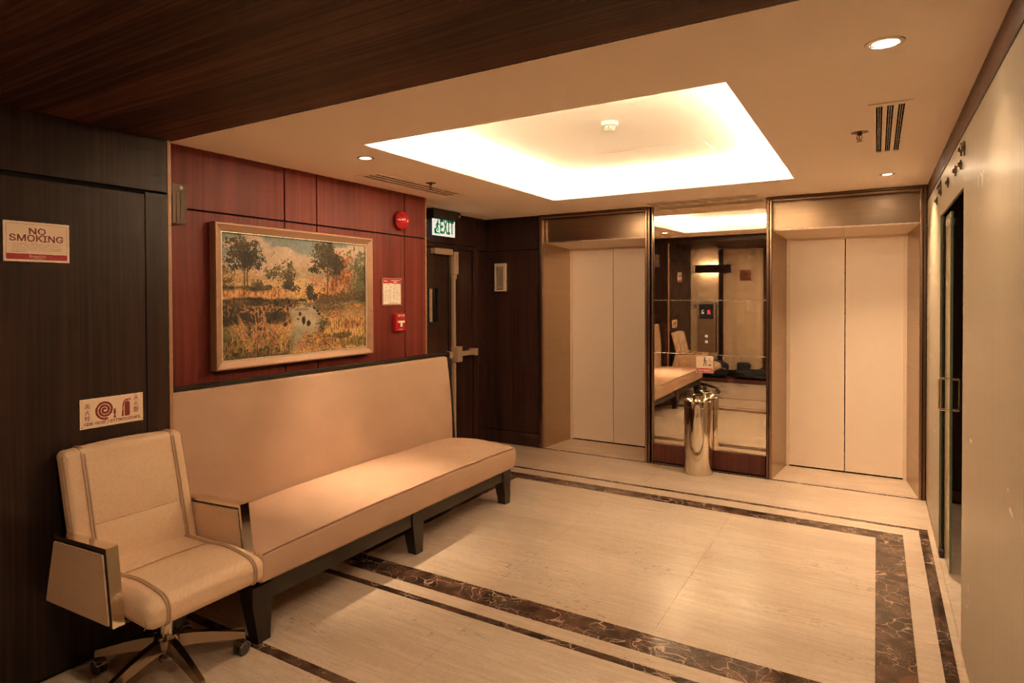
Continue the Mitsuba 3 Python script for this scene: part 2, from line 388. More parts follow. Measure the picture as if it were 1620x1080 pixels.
add('trim_2', rbox(XL - .008, XL + .003, YLE, YLE + .018, 0, ZC, .0015), 'm_gold_frame', label='slim tan metal strip at the far edge of the painting wall', kind='structure')

# exit door (two leaves)
d1 = thing('door_1', 'dark wood double exit door with steel panic bar in the corner', None); tag(d1, kind='structure')
add(d1 + '__frame', cat(rbox(XE - .05, XE + .012, DY1, DY1 + .075, 0, DZ + .04, .003), rbox(XE - .05, XE + .012, DY0 - .08, DY0, 0, DZ + .04, .003), rbox(XE - .05, XE + .012, DY0, DY1, DZ, DZ + .04, .003)), 'm_wood_dark_shaded')
add(d1 + '__frame_edge', rbox(XE + .0125, XE + .017, DY1 + .068, DY1 + .0755, 0, DZ, .001), 'm_bronze')
lf = add(d1 + '__leaf', cat(rbox(XE - .055, XE - .012, DY0 + .004, 4.955, .01, DZ - .004, .002), rbox(XE - .055, XE - .012, 5.115, 5.285, .01, DZ - .004, .002),
                            rbox(XE - .055, XE - .012, 4.955, 5.115, .01, 1.345, .002), rbox(XE - .055, XE - .012, 4.955, 5.115, 1.69, DZ - .004, .002)), 'm_wood_dark_shaded')
add(lf + '__window_bead', cat(rbox(XE - .02, XE - .004, 4.948, 4.962, 1.338, 1.697, .002), rbox(XE - .02, XE - .004, 5.108, 5.122, 1.338, 1.697, .002), rbox(XE - .02, XE - .004, 4.962, 5.108, 1.338, 1.352, .002), rbox(XE - .02, XE - .004, 4.962, 5.108, 1.683, 1.697, .002)), 'm_black')
add(lf + '__pane', bx(XE - .036, XE - .030, 4.955, 5.115, 1.345, 1.69), {'type': 'thindielectric'}, label='narrow glass vision panel')
add(lf + '__backing', bx(XE - .052, XE - .048, 4.955, 5.065, 1.345, 1.69), 'm_pane_dim')
add(d1 + '__leaf', rbox(XE - .055, XE - .012, 5.317, DY1 - .004, .01, DZ - .004, .002), 'm_wood_dark_shaded')
add(d1 + '__astragal', rbox(XE - .03, XE + .002, 5.288, 5.312, .01, DZ - .006, .003), 'm_bronze')
add(d1 + '__rod', cat(rbox(XE - .012, XE + .022, 5.342, 5.378, .03, 1.80, .004), ), 'm_hardware', label='vertical panic rod')
add(d1 + '__rod_latch', cat(rbox(XE - .012, XE + .045, 5.325, 5.40, 1.83, 2.06, .006), rbox(XE - .012, XE + .03, 5.335, 5.39, 1.78, 1.84, .006)), 'm_hardware')
add(d1 + '__panic_bar', cat(rbox(XE + .03, XE + .075, 5.36, 5.70, .985, 1.035, .008), rbox(XE - .012, XE + .082, 5.66, 5.712, .972, 1.048, .008)), 'm_hardware', label='horizontal panic bar')
add(d1 + '__panic_box', rbox(XE - .012, XE + .085, 5.325, 5.41, .93, 1.09, .012, 2), 'm_hardware')
add(d1 + '__panic_bar', cat(rbox(XE + .02, XE + .06, 4.83, 5.27, .985, 1.03, .008), rbox(XE - .012, XE + .06, 4.80, 4.86, .975, 1.045, .008), rbox(XE - .012, XE + .06, 5.22, 5.275, .975, 1.045, .008)), 'm_hardware')
add(d1 + '__closer', rbox(XE - .01, XE + .055, 4.985, 5.285, 2.018, 2.078, .006, 2), 'm_hardware', label='box-shaped door closer')
add(d1 + '__closer_arm', cat(rbox(XE - .01, XE + .04, 5.33, 5.40, 2.07, 2.09, .004), bx(XE + .02, XE + .03, 5.1, 5.36, 2.079, 2.084)), 'm_black')

# ---------------------------------------------------------------- back wall
wb = add('wall_back', cat(bx(XE - .1, -3.02, YB + .012, YB + .2, 0, ZC), bx(-1.84, -.815, YB + .02, YB + .2, 0, ZC), bx(XE, XX, 6.60, 6.7, 0, ZC), bx(-1.86, -.80, YB + .19, 6.60, 0, ZC), bx(-3.2, -3.06, YB + .15, 6.6, 0, ZC)), 'm_black_gap',
         label='back wall of dark wood panels between two elevators', kind='structure')
add(wb + '__panel', rbox(XE, -3.022, YB, YB + .012, .142, 2.090, .0015), 'm_wood_dark_shaded')
add(wb + '__panel', rbox(XE, -3.022, YB, YB + .012, 2.100, ZC, .0015), 'm_wood_dark_shaded')
add(wb + '__kick_panel', rbox(-1.825, -.825, YB - .004, YB + .02, .018, .186, .002), 'm_wood_kick', label='low red-brown wood kick panel under the mirror')
add('baseboard_back', cat(rbox(XE + .012, -3.022, YB - .012, YB, 0, .138, .003), rbox(XE, XE + .012, 5.825, YB, 0, .138, .003)), 'm_wood_dark_shaded', label='dark wood baseboard in the corner by the exit door', kind='structure')
add('trim_3', rbox(-1.826, -1.815, YB - .022, YB + .01, 0, ZC - .001, .003), 'm_bronze_bright', label='bright metal strip along the left edge of the mirror', kind='structure')

# mirror: three panes hung not quite parallel to the wall
mr = thing('wall_mirror', 'tall wall mirror in three panes between the elevators', 'mirror')
for z0, z1, tilt, yaw in ((1.558, ZC - .001, .0085, .012), (1.061, 1.556, .005, .012), (.188, 1.059, .0045, .011)):
    m = rbox(-1.813, -.818, -.003, .003, z0, z1, .0012)
    c = np.array([(-1.813 - .818) / 2, 0, (z0 + z1) / 2])
    m.apply_translation(-c)
    m.apply_transform(trimesh.transformations.rotation_matrix(tilt, [1, 0, 0]))
    m.apply_transform(trimesh.transformations.rotation_matrix(-yaw, [0, 0, 1]))
    m.apply_translation(c + [0, YB + .006, 0])
    add(mr + '__pane', m, 'm_mirror')
add(mr + '__joint', cat(rbox(-1.813, -.818, YB - .004, YB, 1.5545, 1.5585, .001), rbox(-1.813, -.818, YB - .004, YB, 1.0575, 1.0615, .001)), 'm_mirror_edge')

# ---------------------------------------------------------------- elevators
def elevator(x0, x1, jl, jr, dl, dc, drr, label):
    """x0, x1: outside of the frame; jl, jr: back of the splayed jambs; dl, dc, drr: left edge, middle and right edge of the doors"""
    t = thing('elevator', label, 'elevator', 'elevators in the back wall')
    w, fy = .045, YB - .03
    add(t + '__frame', cat(rbox(x0, x0 + .022, fy, YB + .02, 0, ZC - .001, .003), rbox(x1 - .022, x1, fy, YB + .02, 0, ZC - .001, .003), rbox(x0 + .022, x1 - .022, fy, YB + .02, ZC - .023, ZC - .001, .003)), 'm_bronze', label='dark bronze frame')
    add(t + '__frame_bead', cat(rbox(x0 + .025, x0 + w, fy - .008, YB + .02, 0, ZC - .025, .005, 2), rbox(x1 - w, x1 - .025, fy - .008, YB + .02, 0, ZC - .025, .005, 2), rbox(x0 + w, x1 - w, fy - .008, YB + .02, ZC - w, ZC - .025, .005, 2)), 'm_bronze_bright')
    a0, a1 = x0 + w, x1 - w
    ty = YB + .03
    add(t + '__transom', bx(a0, a1, ty, ty + .02, 2.158, ZC - .02), 'm_steel', label='brushed steel transom panel')
    zf, zb, yb2 = 2.158, 2.122, 6.535
    def quad(p):
        return np.array(p)
    # soffit and jambs as thin solid plates
    def plate(p, nrm, th=.012):
        p = np.asarray(p, float); q = p + np.asarray(nrm) * th
        return trimesh.convex.convex_hull(np.vstack([p, q]))
    mid = (a0 + a1) / 2
    for b0, b1, j0, j1 in ((a0, mid, jl, (jl + jr) / 2), (mid + .0015, a1, (jl + jr) / 2 + .0015, jr)):
        add(t + '__head_plate', plate([[b0, ty, zf], [b1, ty, zf], [j1, yb2, zb], [j0, yb2, zb]], (0, 0, 1)), 'm_elev_jamb')
    add(t + '__jamb', plate([[a0, ty - .03, 0], [jl, yb2, 0], [jl, yb2, zb], [a0, ty - .03, zf]], (-1, 0, 0)), 'm_jamb', label='splayed brushed steel jamb')
    add(t + '__jamb', plate([[a1, ty - .03, 0], [jr, yb2, 0], [jr, yb2, zb], [a1, ty - .03, zf]], (1, 0, 0)), 'm_jamb', label='splayed brushed steel jamb')
    add(t + '__door_surround', cat(rbox(jl - .005, dl, yb2 - .004, yb2 + .03, 0, zb, .002), rbox(drr, jr + .005, yb2 - .004, yb2 + .03, 0, zb, .002), rbox(dl, drr, yb2 - .004, yb2 + .03, 2.105, zb + .004, .002)), 'm_elev_jamb')
    for p0, p1 in ((dl, dc - .0035), (dc + .0035, drr)):
        add(t + '__door_panel', rbox(p0, p1, yb2 + .012, yb2 + .04, .010, 2.106, .0015), 'm_elev_door')
    add(t + '__shaft', bx(x0 + .02, x1 - .02, yb2 + .045, yb2 + .055, 0, 2.2), 'm_black_gap')
    add(t + '__sill', bx(dl, drr, yb2 + .008, yb2 + .045, .0005, .004), 'm_black_gap')
    return t
elevator(-3.02, -1.84, -2.92, -1.918, -2.893, -2.42, -1.945, 'left elevator with closed cream doors in bronze frame beside dark panelling')
elevator(-.815, .328, -.718, .222, -.692, -.242, .197, 'right elevator with closed cream doors in bronze frame next to glass wall')

# ---------------------------------------------------------------- right wall (frosted glass partition)
wr = add('wall_right', bx(XR, XR + .06, YN, YB, 2.335, ZC), 'm_wood_fascia', label='frosted glass partition wall under a brown wood fascia', kind='structure')
GZ = 2.322
def gpanel(y0, y1, z0, z1, key='__glass_panel', **k):
    return add(wr + key, rbox(XR, XR + .012, y0, y1, z0, z1, .0015), 'm_frosted', **k)
gpanel(4.775, 5.955, .012, GZ)
gpanel(3.562, 4.772, 2.082, GZ, label='frosted glass header over the opening')
gpanel(1.30, 3.558, .012, GZ)
gpanel(YF, 1.297, .012, GZ)
add(wr + '__panel_edge', cat(bx(XR + .0005, XR + .0115, 3.5584, 3.561, .012, GZ - .002), bx(XR + .001, XR + .011, 4.7715, 4.7745, .012, GZ)), 'm_glass_edge')
add(wr + '__top_rail', rbox(XR - .004, XR + .03, YN, YB - .03, GZ + .001, GZ + .013, .002), 'm_wood_dark_shaded')
add(wr + '__floor_channel', cat(rbox(XR - .004, XR + .018, 4.775, 5.955, 0, .012, .002), rbox(XR - .004, XR + .018, 1.3, 3.558, 0, .012, .002), rbox(XR - .004, XR + .018, YF, 1.297, 0, .012, .002)), 'm_satin')
add(wr + '__end_post', rbox(XR, XR + .05, 5.956, YB, 0, 2.335, .003), 'm_ebony')
add(wr + '__backing', cat(bx(XR + .03, XR + .05, 4.80, 5.955, .3, 2.34), ), 'm_black_gap')
def spigot(y, z, l=.03):
    return cat(lathe([(0, 0), (.009, 0), (.011, .004), (.011, .014), (.008, .018), (0, .018)], 16, (0, 0, 0), 'x').apply_transform(np.array([[-1, 0, 0, XR], [0, 1, 0, y], [0, 0, 1, z], [0, 0, 0, 1.0]])),
               rbox(XR - .010, XR - .001, y - .004, y + .004, z - l, z + l, .002))
for y, z, l in ((3.50, 2.245, .032), (3.615, 2.262, .03), (3.63, 2.195, .022), (3.86, 2.205, .026), (4.24, 2.205, .026), (4.70, 2.215, .022), (4.72, 2.262, .028), (4.83, 2.262, .028), (4.99, 2.20, .026), (5.88, 2.11, .022)):
    m = spigot(y, z, l); clean(m)
    add(wr + '__glass_fitting', m, 'm_fitting', 30)
add(wr + '__glass_clamp', rbox(XR - .012, XR + .02, 4.745, 4.800, 2.248, 2.268, .004), 'm_fitting')
add(wr + '__glass_clamp', rbox(XR - .012, XR + .02, 3.535, 3.590, 2.254, 2.276, .004), 'm_fitting')
# sliding glass leaf
d2 = thing('door_2', 'narrow sliding glass door leaf with chrome pull handles at the opening', None); tag(d2, kind='structure')
X2 = XR + .026
add(d2 + '__leaf', rbox(X2, X2 + .012, 4.445, 5.25, .014, 2.072, .001), 'm_glass_leaf')
add(d2 + '__leaf_edge', rbox(X2 + .0005, X2 + .0115, 4.440, 4.4455, .014, 2.072, .001), 'm_glass_edge')
add(d2 + '__edge_strip', rbox(X2 - .002, X2 + .002, 4.4415, 4.475, .014, 2.072, .001), 'm_satin')
for s in (-1, 1):
    xo = X2 + .006 + s * .006
    p = [[xo, 4.54, .93], [xo + s * .035, 4.54, .93], [xo + s * .041, 4.54, .936], [xo + s * .041, 4.54, 1.104], [xo + s * .035, 4.54, 1.11], [xo, 4.54, 1.11]]
    add(d2 + '__handle', tube(p, .0075, 10), 'm_chrome', 40, label='chrome pull handle')
add(d2 + '__roller', cat(rbox(X2 - .012, X2 + .024, 4.50, 4.53, 2.0, 2.04, .006, 2), rbox(X2 - .012, X2 + .024, 4.60, 4.63, 2.0, 2.04, .006, 2)), 'm_chrome')
add(d2 + '__floor_guide', rbox(XR - .002, XR + .022, 4.71, 4.77, 0, .045, .005, 2), 'm_black')
add(wr + '__shaded_gap_strip', rbox(XR + .012, XR + .022, 4.755, 4.772, 0, 2.08, .002), 'm_ebony')  # dark strip standing for the shaded gap between fixed panel and leaf
# dark side room behind the opening
add(ce + '__added_side_room_lamp', lathe([(0, -.004), (.098, -.003), (.10, 0), (0, 0)], 24, (1.7, 4.0, ZC - .0005)), 'm_white', emitter=glow(WARM, 110.0))  # unseen lamp, added to brighten the floor beyond the opening
ws = add('wall_side_room', cat(bx(XR + .05, XX + .1, 6.0, 6.1, 0, ZC), bx(XX, XX + .1, YF, 6.0, 0, ZC)), 'm_wood_dark_shaded', label='dark wood wall of the unlit room behind the glass', kind='structure')
add('baseboard_side_room', cat(bx(XR + .05, XX, 5.985, 6.0, .0, .012), bx(XR + .05, XX, 5.984, 6.0, .022, .10)), 'm_wood_fascia', label='low skirting in the unlit room behind the glass', kind='structure')

# ---------------------------------------------------------------- front wall (behind the camera, seen in the mirror)
wf = add('wall_front', bx(XE - .1, XX + .1, YF - .1, YF, 0, ZS), 'm_black_gap', label='front wall with wallpaper panels between dark wood pilasters', kind='structure')
add(wf + '__wallpaper_panel', rbox(XL, -2.74, YF, YF + .01, .12, ZS, .001), 'm_paper_wall')
add(wf + '__wallpaper_panel', rbox(-2.66, -1.94, YF, YF + .01, .12, 2.27, .001), 'm_paper_wall')
add(wf + '__header_panel', rbox(-2.66, -1.94, YF, YF + .025, 2.272, ZS, .002), 'm_paper_wall')
add(wf + '__pilaster', rbox(-2.738, -2.662, YF, YF + .05, 0, ZS, .003), 'm_wood_dark_shaded')
add(wf + '__pilaster', rbox(-1.938, -1.68, YF, YF + .05, 0, ZS, .003), 'm_wood_fascia')
add(wf + '__wood_panel', rbox(-1.678, XR, YF, YF + .02, 0, ZS, .002), 'm_wood_dark_shaded')
add('baseboard_front', cat(rbox(XL, -2.74, YF + .0, YF + .016, 0, .118, .003), rbox(-2.66, -1.94, YF, YF + .016, 0, .118, .003)), 'm_ebony', label='black baseboard below the wallpaper', kind='structure')

# ---------------------------------------------------------------- sofa
def bench_sofa():
    t = thing('bench_sofa', 'long beige armless bench sofa with high straight back under the landscape painting', 'sofa')
    y0, y1 = 1.90, 4.33
    # seat cushion: soft edges, a shallow crown, a little sag along the front
    m = rbox(-3.02, -2.385, y0, y1, .268, .425, .020, 4, (12, 40, 3))
    v = m.vertices.copy()
    s = (v[:, 1] - y0) / (y1 - y0)
    u = (v[:, 0] + 3.02) / .635
    top = np.clip((v[:, 2] - .268) / .157, 0, 1)
    v[:, 2] += top * (.028 * np.sin(np.pi * np.clip(s, 0, 1)) ** .6 + .022 * np.sin(np.pi * np.clip(u * .9 + .1, 0, 1)) - .006)
    v[:, 2] += top * .012 * (meshkit.fbm(np.c_[v[:, 0] * 4, v[:, 1] * 3, v[:, 2] * 0], 3, 3) - .5)
    v[:, 2] += (1 - top) * .020 * (1 - s) - (1 - top) * .0 
    mid = np.exp(-((v[:, 2] - .36) / .06) ** 2)
    v[:, 0] += .010 * mid * (u > .7) * (1 + .4 * np.sin(v[:, 1] * 9))
    # the far corner of the cushion is rounded in plan
    cx_, cy_, R_ = -2.385 - .07, y1 - .07, .07
    dx_, dy_ = v[:, 0] - cx_, v[:, 1] - cy_
    k_ = (dx_ > 0) & (dy_ > 0)
    h_ = np.maximum(np.hypot(dx_, dy_), 1e-9); q_ = np.maximum(dx_, dy_) / h_
    v[k_, 0] = (cx_ + dx_ * q_)[k_]; v[k_, 1] = (cy_ + dy_ * q_)[k_]
    m.vertices = v
    add(t + '__seat', m, 'm_sofa', True)
    ys_ = np.linspace(y0 + .015, y1 - .065, 60)
    ss = (ys_ - y0) / (y1 - y0)
    zt = .411 + .028 * np.sin(np.pi * ss) ** .6 + .006
    add(t + '__seat_welt', tube(np.c_[np.full(60, -2.386) + .002 * np.sin(ys_ * 9), ys_, zt], .0035, 6), 'm_sofa_welt', True)
    add(t + '__seat_welt', tube(np.c_[np.full(60, -2.388), ys_, .279 + .020 * (1 - ss)], .003, 6), 'm_sofa_welt', True)
    # back
    m = rbox(-.008, .045, 1.86, 4.385, .40, 1.108, .020, 3, (2, 40, 12))
    v = m.vertices.copy()
    h = (v[:, 2] - .40) / .71
    w = meshkit.fbm(np.c_[v[:, 1] * 2.2, v[:, 2] * 2.2, 0 * v[:, 0]], 3, 5) - .5
    v[:, 0] += .020 * w + .012 * np.sin(np.pi * h)
    pucker = np.clip((v[:, 1] - 4.10) / .28, 0, 1) * np.clip((v[:, 2] - .98) / .12, 0, 1)
    v[:, 0] += .005 * pucker * np.sin(v[:, 1] * 95)
    v[:, 2] -= .012 * np.clip((v[:, 1] - 1.9) / 2.5, 0, 1)
    v[:, 0] += -3.075 - .055 * h
    m.vertices = v
    add(t + '__backrest', m, 'm_sofa', True)
    # ebony shell behind and around the back
    a = [[-3.135, .20], [-3.108, .20], [-3.150, 1.085], [-3.100, 1.106], [-3.098, 1.126], [-3.205, 1.126]]
    b = prism([[-3.13, .18], [-3.100, .18], [-3.128, 1.118], [-3.150, 1.118]], 1.85, 4.415)
    cap = prism([[-3.150, 1.110], [-3.098, 1.108], [-3.098, 1.128], [-3.150, 1.130]], 1.845, 4.418)
    end = prism([[-3.16, .30], [-3.025, .30], [-3.088, 1.127], [-3.150, 1.127]], 4.392, 4.418)
    end2 = prism([[-3.16, .30], [-3.03, .30], [-3.095, 1.127], [-3.150, 1.127]], 1.842, 1.855)
    add(t + '__back_frame', cat(b, cap, end, end2), 'm_ebony', label='black wood edge frame')
    add(t + '__rail', cat(rbox(-2.455, -2.427, y0 + .02, y1 - .05, .182, .275, .003), rbox(-3.12, -3.09, y0 + .02, y1 - .05, .182, .275, .003), rbox(-3.09, -2.455, y0 + .02, y0 + .05, .20, .275, .003), rbox(-3.09, -2.455, y1 - .08, y1 - .05, .20, .275, .003)), 'm_ebony', label='black wood rail')
    for y in (1.935, 3.112, 4.222):
        for x0, x1, d in ((-2.505, -2.418, 0), (-3.11, -3.03, 0)):
            top_ = [[x0, y - .055, .265], [x1, y - .055, .265], [x1, y + .055, .265], [x0, y + .055, .265]]
            bot = [[x0 + .022, y - .022, 0], [x1 - .002, y - .022, 0], [x1 - .002, y + .045, 0], [x0 + .022, y + .045, 0]]
            mid_ = [[x0, y - .055, .19], [x1, y - .055, .19], [x1, y + .055, .19], [x0, y + .055, .19]]
            add(t + '__leg', trimesh.convex.convex_hull(np.array(top_ + mid_ + bot)), 'm_ebony')
    return t
bench_sofa()

# ---------------------------------------------------------------- office chair (faces +x)
def office_chair():
    t = thing('office_chair', 'low tan swivel chair with chrome trimmed arms in front of the hose cabinet', 'chair')
    yc = 1.553
    yl, yr = 1.288, 1.818                       # sides of seat and back
    # backrest, built upright and then leaned back
    m = rbox(-.036, .036, yl, yr, .455, .962, .026, 4, (2, 22, 30))
    v = m.vertices.copy()
    front = v[:, 0] > 0
    h = (v[:, 2] - .455) / .507
    cr = np.sin(np.pi * np.clip((v[:, 1] - yl) / (yr - yl), 0, 1))
    v[:, 0] += np.where(front, .010 * cr * np.exp(-((v[:, 2] - .80) / .13) ** 2) + .008 * cr * np.exp(-((v[:, 2] - .56) / .07) ** 2) - .006 * np.exp(-((v[:, 2] - .655) / .010) ** 2) * (np.abs(v[:, 1] - yc) < .20), 0)
    lean = lambda z: -2.752 - .130 * (z - .455) / .507
    v[:, 0] += lean(v[:, 2])
    v[:, 2] += .012 * cr * (h > .9)
    m.vertices = v
    br = add(t + '__backrest', m, 'm_chair', True)
    def backx(y, z):
        c = math.sin(math.pi * (y - yl) / (yr - yl))
        return lean(z) + .036 + .010 * c * math.exp(-((z - .80) / .13) ** 2) + .008 * c * math.exp(-((z - .56) / .07) ** 2)
    for y in (yl + .072, yr - .060):
        pts = [[backx(y, z) + .001, y, z] for z in np.linspace(.47, .940, 24)] + [[lean(.965) + .020, y, .966], [lean(.97), y, .9705], [lean(.965) - .025, y, .962]]
        add(br + '__cord', tube(pts, .0052, 8), 'm_chair_cord', True)
        add(br + '__cord', tube(np.array(pts) + [0, .011, -.0005], .0042, 8), 'm_chair_cord', True)
    for y, s in ((yl + .004, 1), (yr - .004, -1)):
        add(br + '__side_seam', tube([[backx(y + .004 * s, z) - .008, y - .0 * s, z] for z in np.linspace(.47, .945, 20)], .0017, 6), 'm_stitch', True)
    add(br + '__cross_seam', tube([[backx(y, .655) - .0048, y, .655] for y in np.linspace(yl + .085, yr - .075, 20)], .0020, 6), 'm_stitch', True)
    # seat with a rolled front edge
    m = rbox(-2.775, -2.235, yl + .002, yr - .002, .372, .492, .045, 5, (24, 22, 2))
    v = m.vertices.copy()
    u = (v[:, 0] + 2.775) / .54
    topw = np.clip((v[:, 2] - .372) / .12, 0, 1)
    w = np.clip((v[:, 1] - yl) / (yr - yl), 0, 1)
    v[:, 2] += topw * (.008 * np.sin(np.pi * w) - .030 * np.clip((u - .55) / .45, 0, 1) ** 2 + .012 * np.clip((u - .35) / .3, 0, 1)) - topw * .006 * np.exp(-((u - .42) / .02) ** 2) * (np.abs(v[:, 1] - yc) < .2)
    v[:, 2] += (1 - topw) * .020 * (1 - u)
    m.vertices = v
    st = add(t + '__seat', m, 'm_chair', True)
    tree = trimesh.proximity.ProximityQuery(m)
    for y in (yl + .075, yr - .068):
        an = np.radians(np.linspace(90, -38, 26))
        org = np.array([[x, y, .42] for x in np.linspace(-2.73, -2.33, 18)] + [[-2.32, y, .43]] * 26)
        P0 = org + np.array([[0, 0, 1.0]] * 18 + [[math.cos(q), 0, math.sin(q)] for q in an])
        d = P0 - org; d /= np.linalg.norm(d, axis=1, keepdims=True)
        pts = []
        for o_, d_ in zip(org, d):
            tmax = None
            A, B, C = (m.vertices[m.faces[:, k]] for k in range(3))
            e1, e2 = B - A, C - A
            pv = np.cross(d_, e2); det = (e1 * pv).sum(1)
            inv = 1 / np.where(abs(det) < 1e-12, 1e-12, det)
            tv = o_ - A; uu = (tv * pv).sum(1) * inv; qv = np.cross(tv, e1); vv = (qv @ d_) * inv; tt = (e2 * qv).sum(1) * inv
            ok = (uu >= -1e-6) & (vv >= -1e-6) & (uu + vv <= 1 + 1e-6) & (tt > 1e-5)
            if ok.any():
                pts.append(o_ + d_ * (tt[ok].max() + .0015))
        add(st + '__cord', tube(pts, .0050, 8), 'm_chair_cord', True)
        add(st + '__cord', tube(np.array(pts) + [0, .010, 0], .0040, 8), 'm_chair_cord', True)
    zs = m.vertices
    sel = [zs[np.argmin((zs[:, 0] + 2.548) ** 2 + (zs[:, 1] - y) ** 2 - .5 * zs[:, 2])][2] for y in np.linspace(yl + .09, yr - .08, 14)]
    add(st + '__cross_seam', tube(np.c_[np.full(14, -2.548), np.linspace(yl + .09, yr - .08, 14), np.array(sel) + .0005], .0018, 6), 'm_stitch', True)
    for y in (yl + .006, yr - .006):
        pts = [[-2.74, y, .472], [-2.45, y, .474], [-2.33, y, .462], [-2.275, y, .440], [-2.258, y, .405], [-2.27, y, .385]]
        add(st + '__side_seam', tube(pts, .0018, 6), 'm_stitch', True)
    # arms: slanted upholstered panels framed by a chrome band
    for ya, yb in ((1.240, 1.285), (1.822, 1.867)):
        outer = Polygon([(-2.80, .647), (-2.425, .668), (-2.383, .385), (-2.885, .366)])
        band = Polygon([(-2.815, .648), (-2.423, .670), (-2.381, .383), (-2.396, .382), (-2.434, .655), (-2.815, .634)]).buffer(.004).buffer(-.004)
        gap = Polygon([(-2.815, .636), (-2.434, .657), (-2.395, .382), (-2.403, .382), (-2.443, .647), (-2.815, .625)])
        inner = Polygon([(-2.812, .623), (-2.447, .643), (-2.408, .386), (-2.882, .366)])
        w_ = yb - ya
        am = add(t + '__arm', extr(inner.buffer(-.004).buffer(.004), w_ + .004, [0, yb + .002, 0], [1, 0, 0], [0, 0, 1]), 'm_chair', label='slanted upholstered arm')
        add(am + '__band', extr(band, w_, [0, yb, 0], [1, 0, 0], [0, 0, 1]), 'm_chrome', 30, label='chrome arm band')
        add(am + '__reveal', extr(gap, w_ - .006, [0, yb - .003, 0], [1, 0, 0], [0, 0, 1]), 'm_black')
    add(t + '__arm_bracket', cat(rbox(-2.66, -2.60, 1.27, 1.84, .352, .368, .003), rbox(-2.50, -2.44, 1.27, 1.84, .352, .368, .003)), 'm_black')
    # mechanism and base
    bx_, by_ = -2.555, yc
    add(t + '__mechanism', cat(rbox(-2.68, -2.40, yc - .10, yc + .10, .325, .372, .008, 2), rbox(-2.61, -2.50, yc - .05, yc + .05, .27, .33, .008, 2), lathe([(0, .165), (.062, .165), (.066, .20), (.060, .27), (0, .27)], 28, (bx_ - .075, by_ + .06, 0))), 'm_black', 35)
    add(t + '__tilt_lever', tube([[-2.52, yc + .05, .335], [-2.50, yc + .18, .338], [-2.49, yc + .23, .345]], .006, 8), 'm_black', True)
    add(t + '__gas_column', lathe([(0, .175), (.026, .175), (.026, .26), (.018, .262), (.018, .33), (0, .33)], 28, (bx_, by_, 0)), 'm_chrome', 35, label='chrome column')
    hub = lathe([(0, .055), (.020, .055), (.030, .07), (.030, .085), (.022, .10), (.024, .115), (.045, .12), (.050, .135), (.050, .165), (.042, .178), (0, .178)], 32, (bx_, by_, 0))
    bs = add(t + '__star_base', hub, 'm_base_metal', 35, label='five-armed polished star base')
    for k in range(5):
        a = math.radians(64 + 72 * k)
        d, q = np.array([math.cos(a), math.sin(a), 0]), np.array([-math.sin(a), math.cos(a), 0])
        secs = []
        for s, wv, z0, z1 in ((.03, .022, .118, .170), (.10, .021, .112, .160), (.18, .018, .098, .140), (.26, .015, .080, .115), (.315, .0125, .070, .097)):
            c = np.array([bx_, by_, 0]) + d * s
            secs.append([c - q * wv + [0, 0, z0], c + q * wv + [0, 0, z0], c + q * wv * .7 + [0, 0, z1], c - q * wv * .7 + [0, 0, z1]])
        vv = np.array(secs).reshape(-1, 3); ff = []
        for i in range(4):
            for j in range(4):
                l = (j + 1) % 4
                ff += [[i * 4 + j, (i + 1) * 4 + j, (i + 1) * 4 + l], [i * 4 + j, (i + 1) * 4 + l, i * 4 + l]]
        ff += [[0, 1, 2], [0, 2, 3], [16, 18, 17], [16, 19, 18]]
        am = add(bs + '__base_arm', clean(trimesh.Trimesh(vv, np.array(ff), process=False)), 'm_base_metal')
        ca = a + (0.6, 1.9, -0.5, 0.9, 2.4)[k]
        cd, cq = np.array([math.cos(ca), math.sin(ca), 0]), np.array([-math.sin(ca), math.cos(ca), 0])
        cc = np.array([bx_, by_, 0]) + d * .308
        wh = []
        for s in (-1, 1):
            w_ = lathe([(0, -.009), (.024, -.009), (.027, -.005), (.027, .005), (.024, .009), (0, .009)], 24, (0, 0, 0))
            M = np.eye(4); M[:3, 2] = cq; M[:3, 0] = cd; M[:3, 1] = np.cross(cq, cd); M[:3, 3] = cc + cq * s * .0135 - cd * .012 + [0, 0, .027]
            w_.apply_transform(M); wh.append(clean(w_))
        cs = add(t + '__caster', cat(*wh, tube([cc + [0, 0, .03], cc + [0, 0, .078]], .006, 10)), 'm_black', 35)
        hood = trimesh.creation.cylinder(radius=.031, height=.046, sections=28)
        Mh = np.eye(4); Mh[:3, 2] = cq; Mh[:3, 0] = cd; Mh[:3, 1] = np.cross(cq, cd); Mh[:3, 3] = cc - cd * .012 + [0, 0, .030]
        hood = trimesh.intersections.slice_mesh_plane(hood, [0, .35, 0], [0, .002, 0], cap=False)
        ring = lathe([(.0285, -.023), (.0315, -.023), (.0315, .023), (.0285, .023), (.0285, -.023)], 28)
        vv = ring.vertices
        keep = (vv[ring.faces].mean(1) @ np.array([0.6, -.80, 0])) > -.006
        ring.update_faces(keep); ring.remove_unreferenced_vertices()
        ring.apply_transform(Mh)
        add(cs + '__hood', ring, {'type': 'twosided', 'bsdf': {'type': 'ref', 'id': 'm_chrome'}}, 40)
    return t
office_chair()

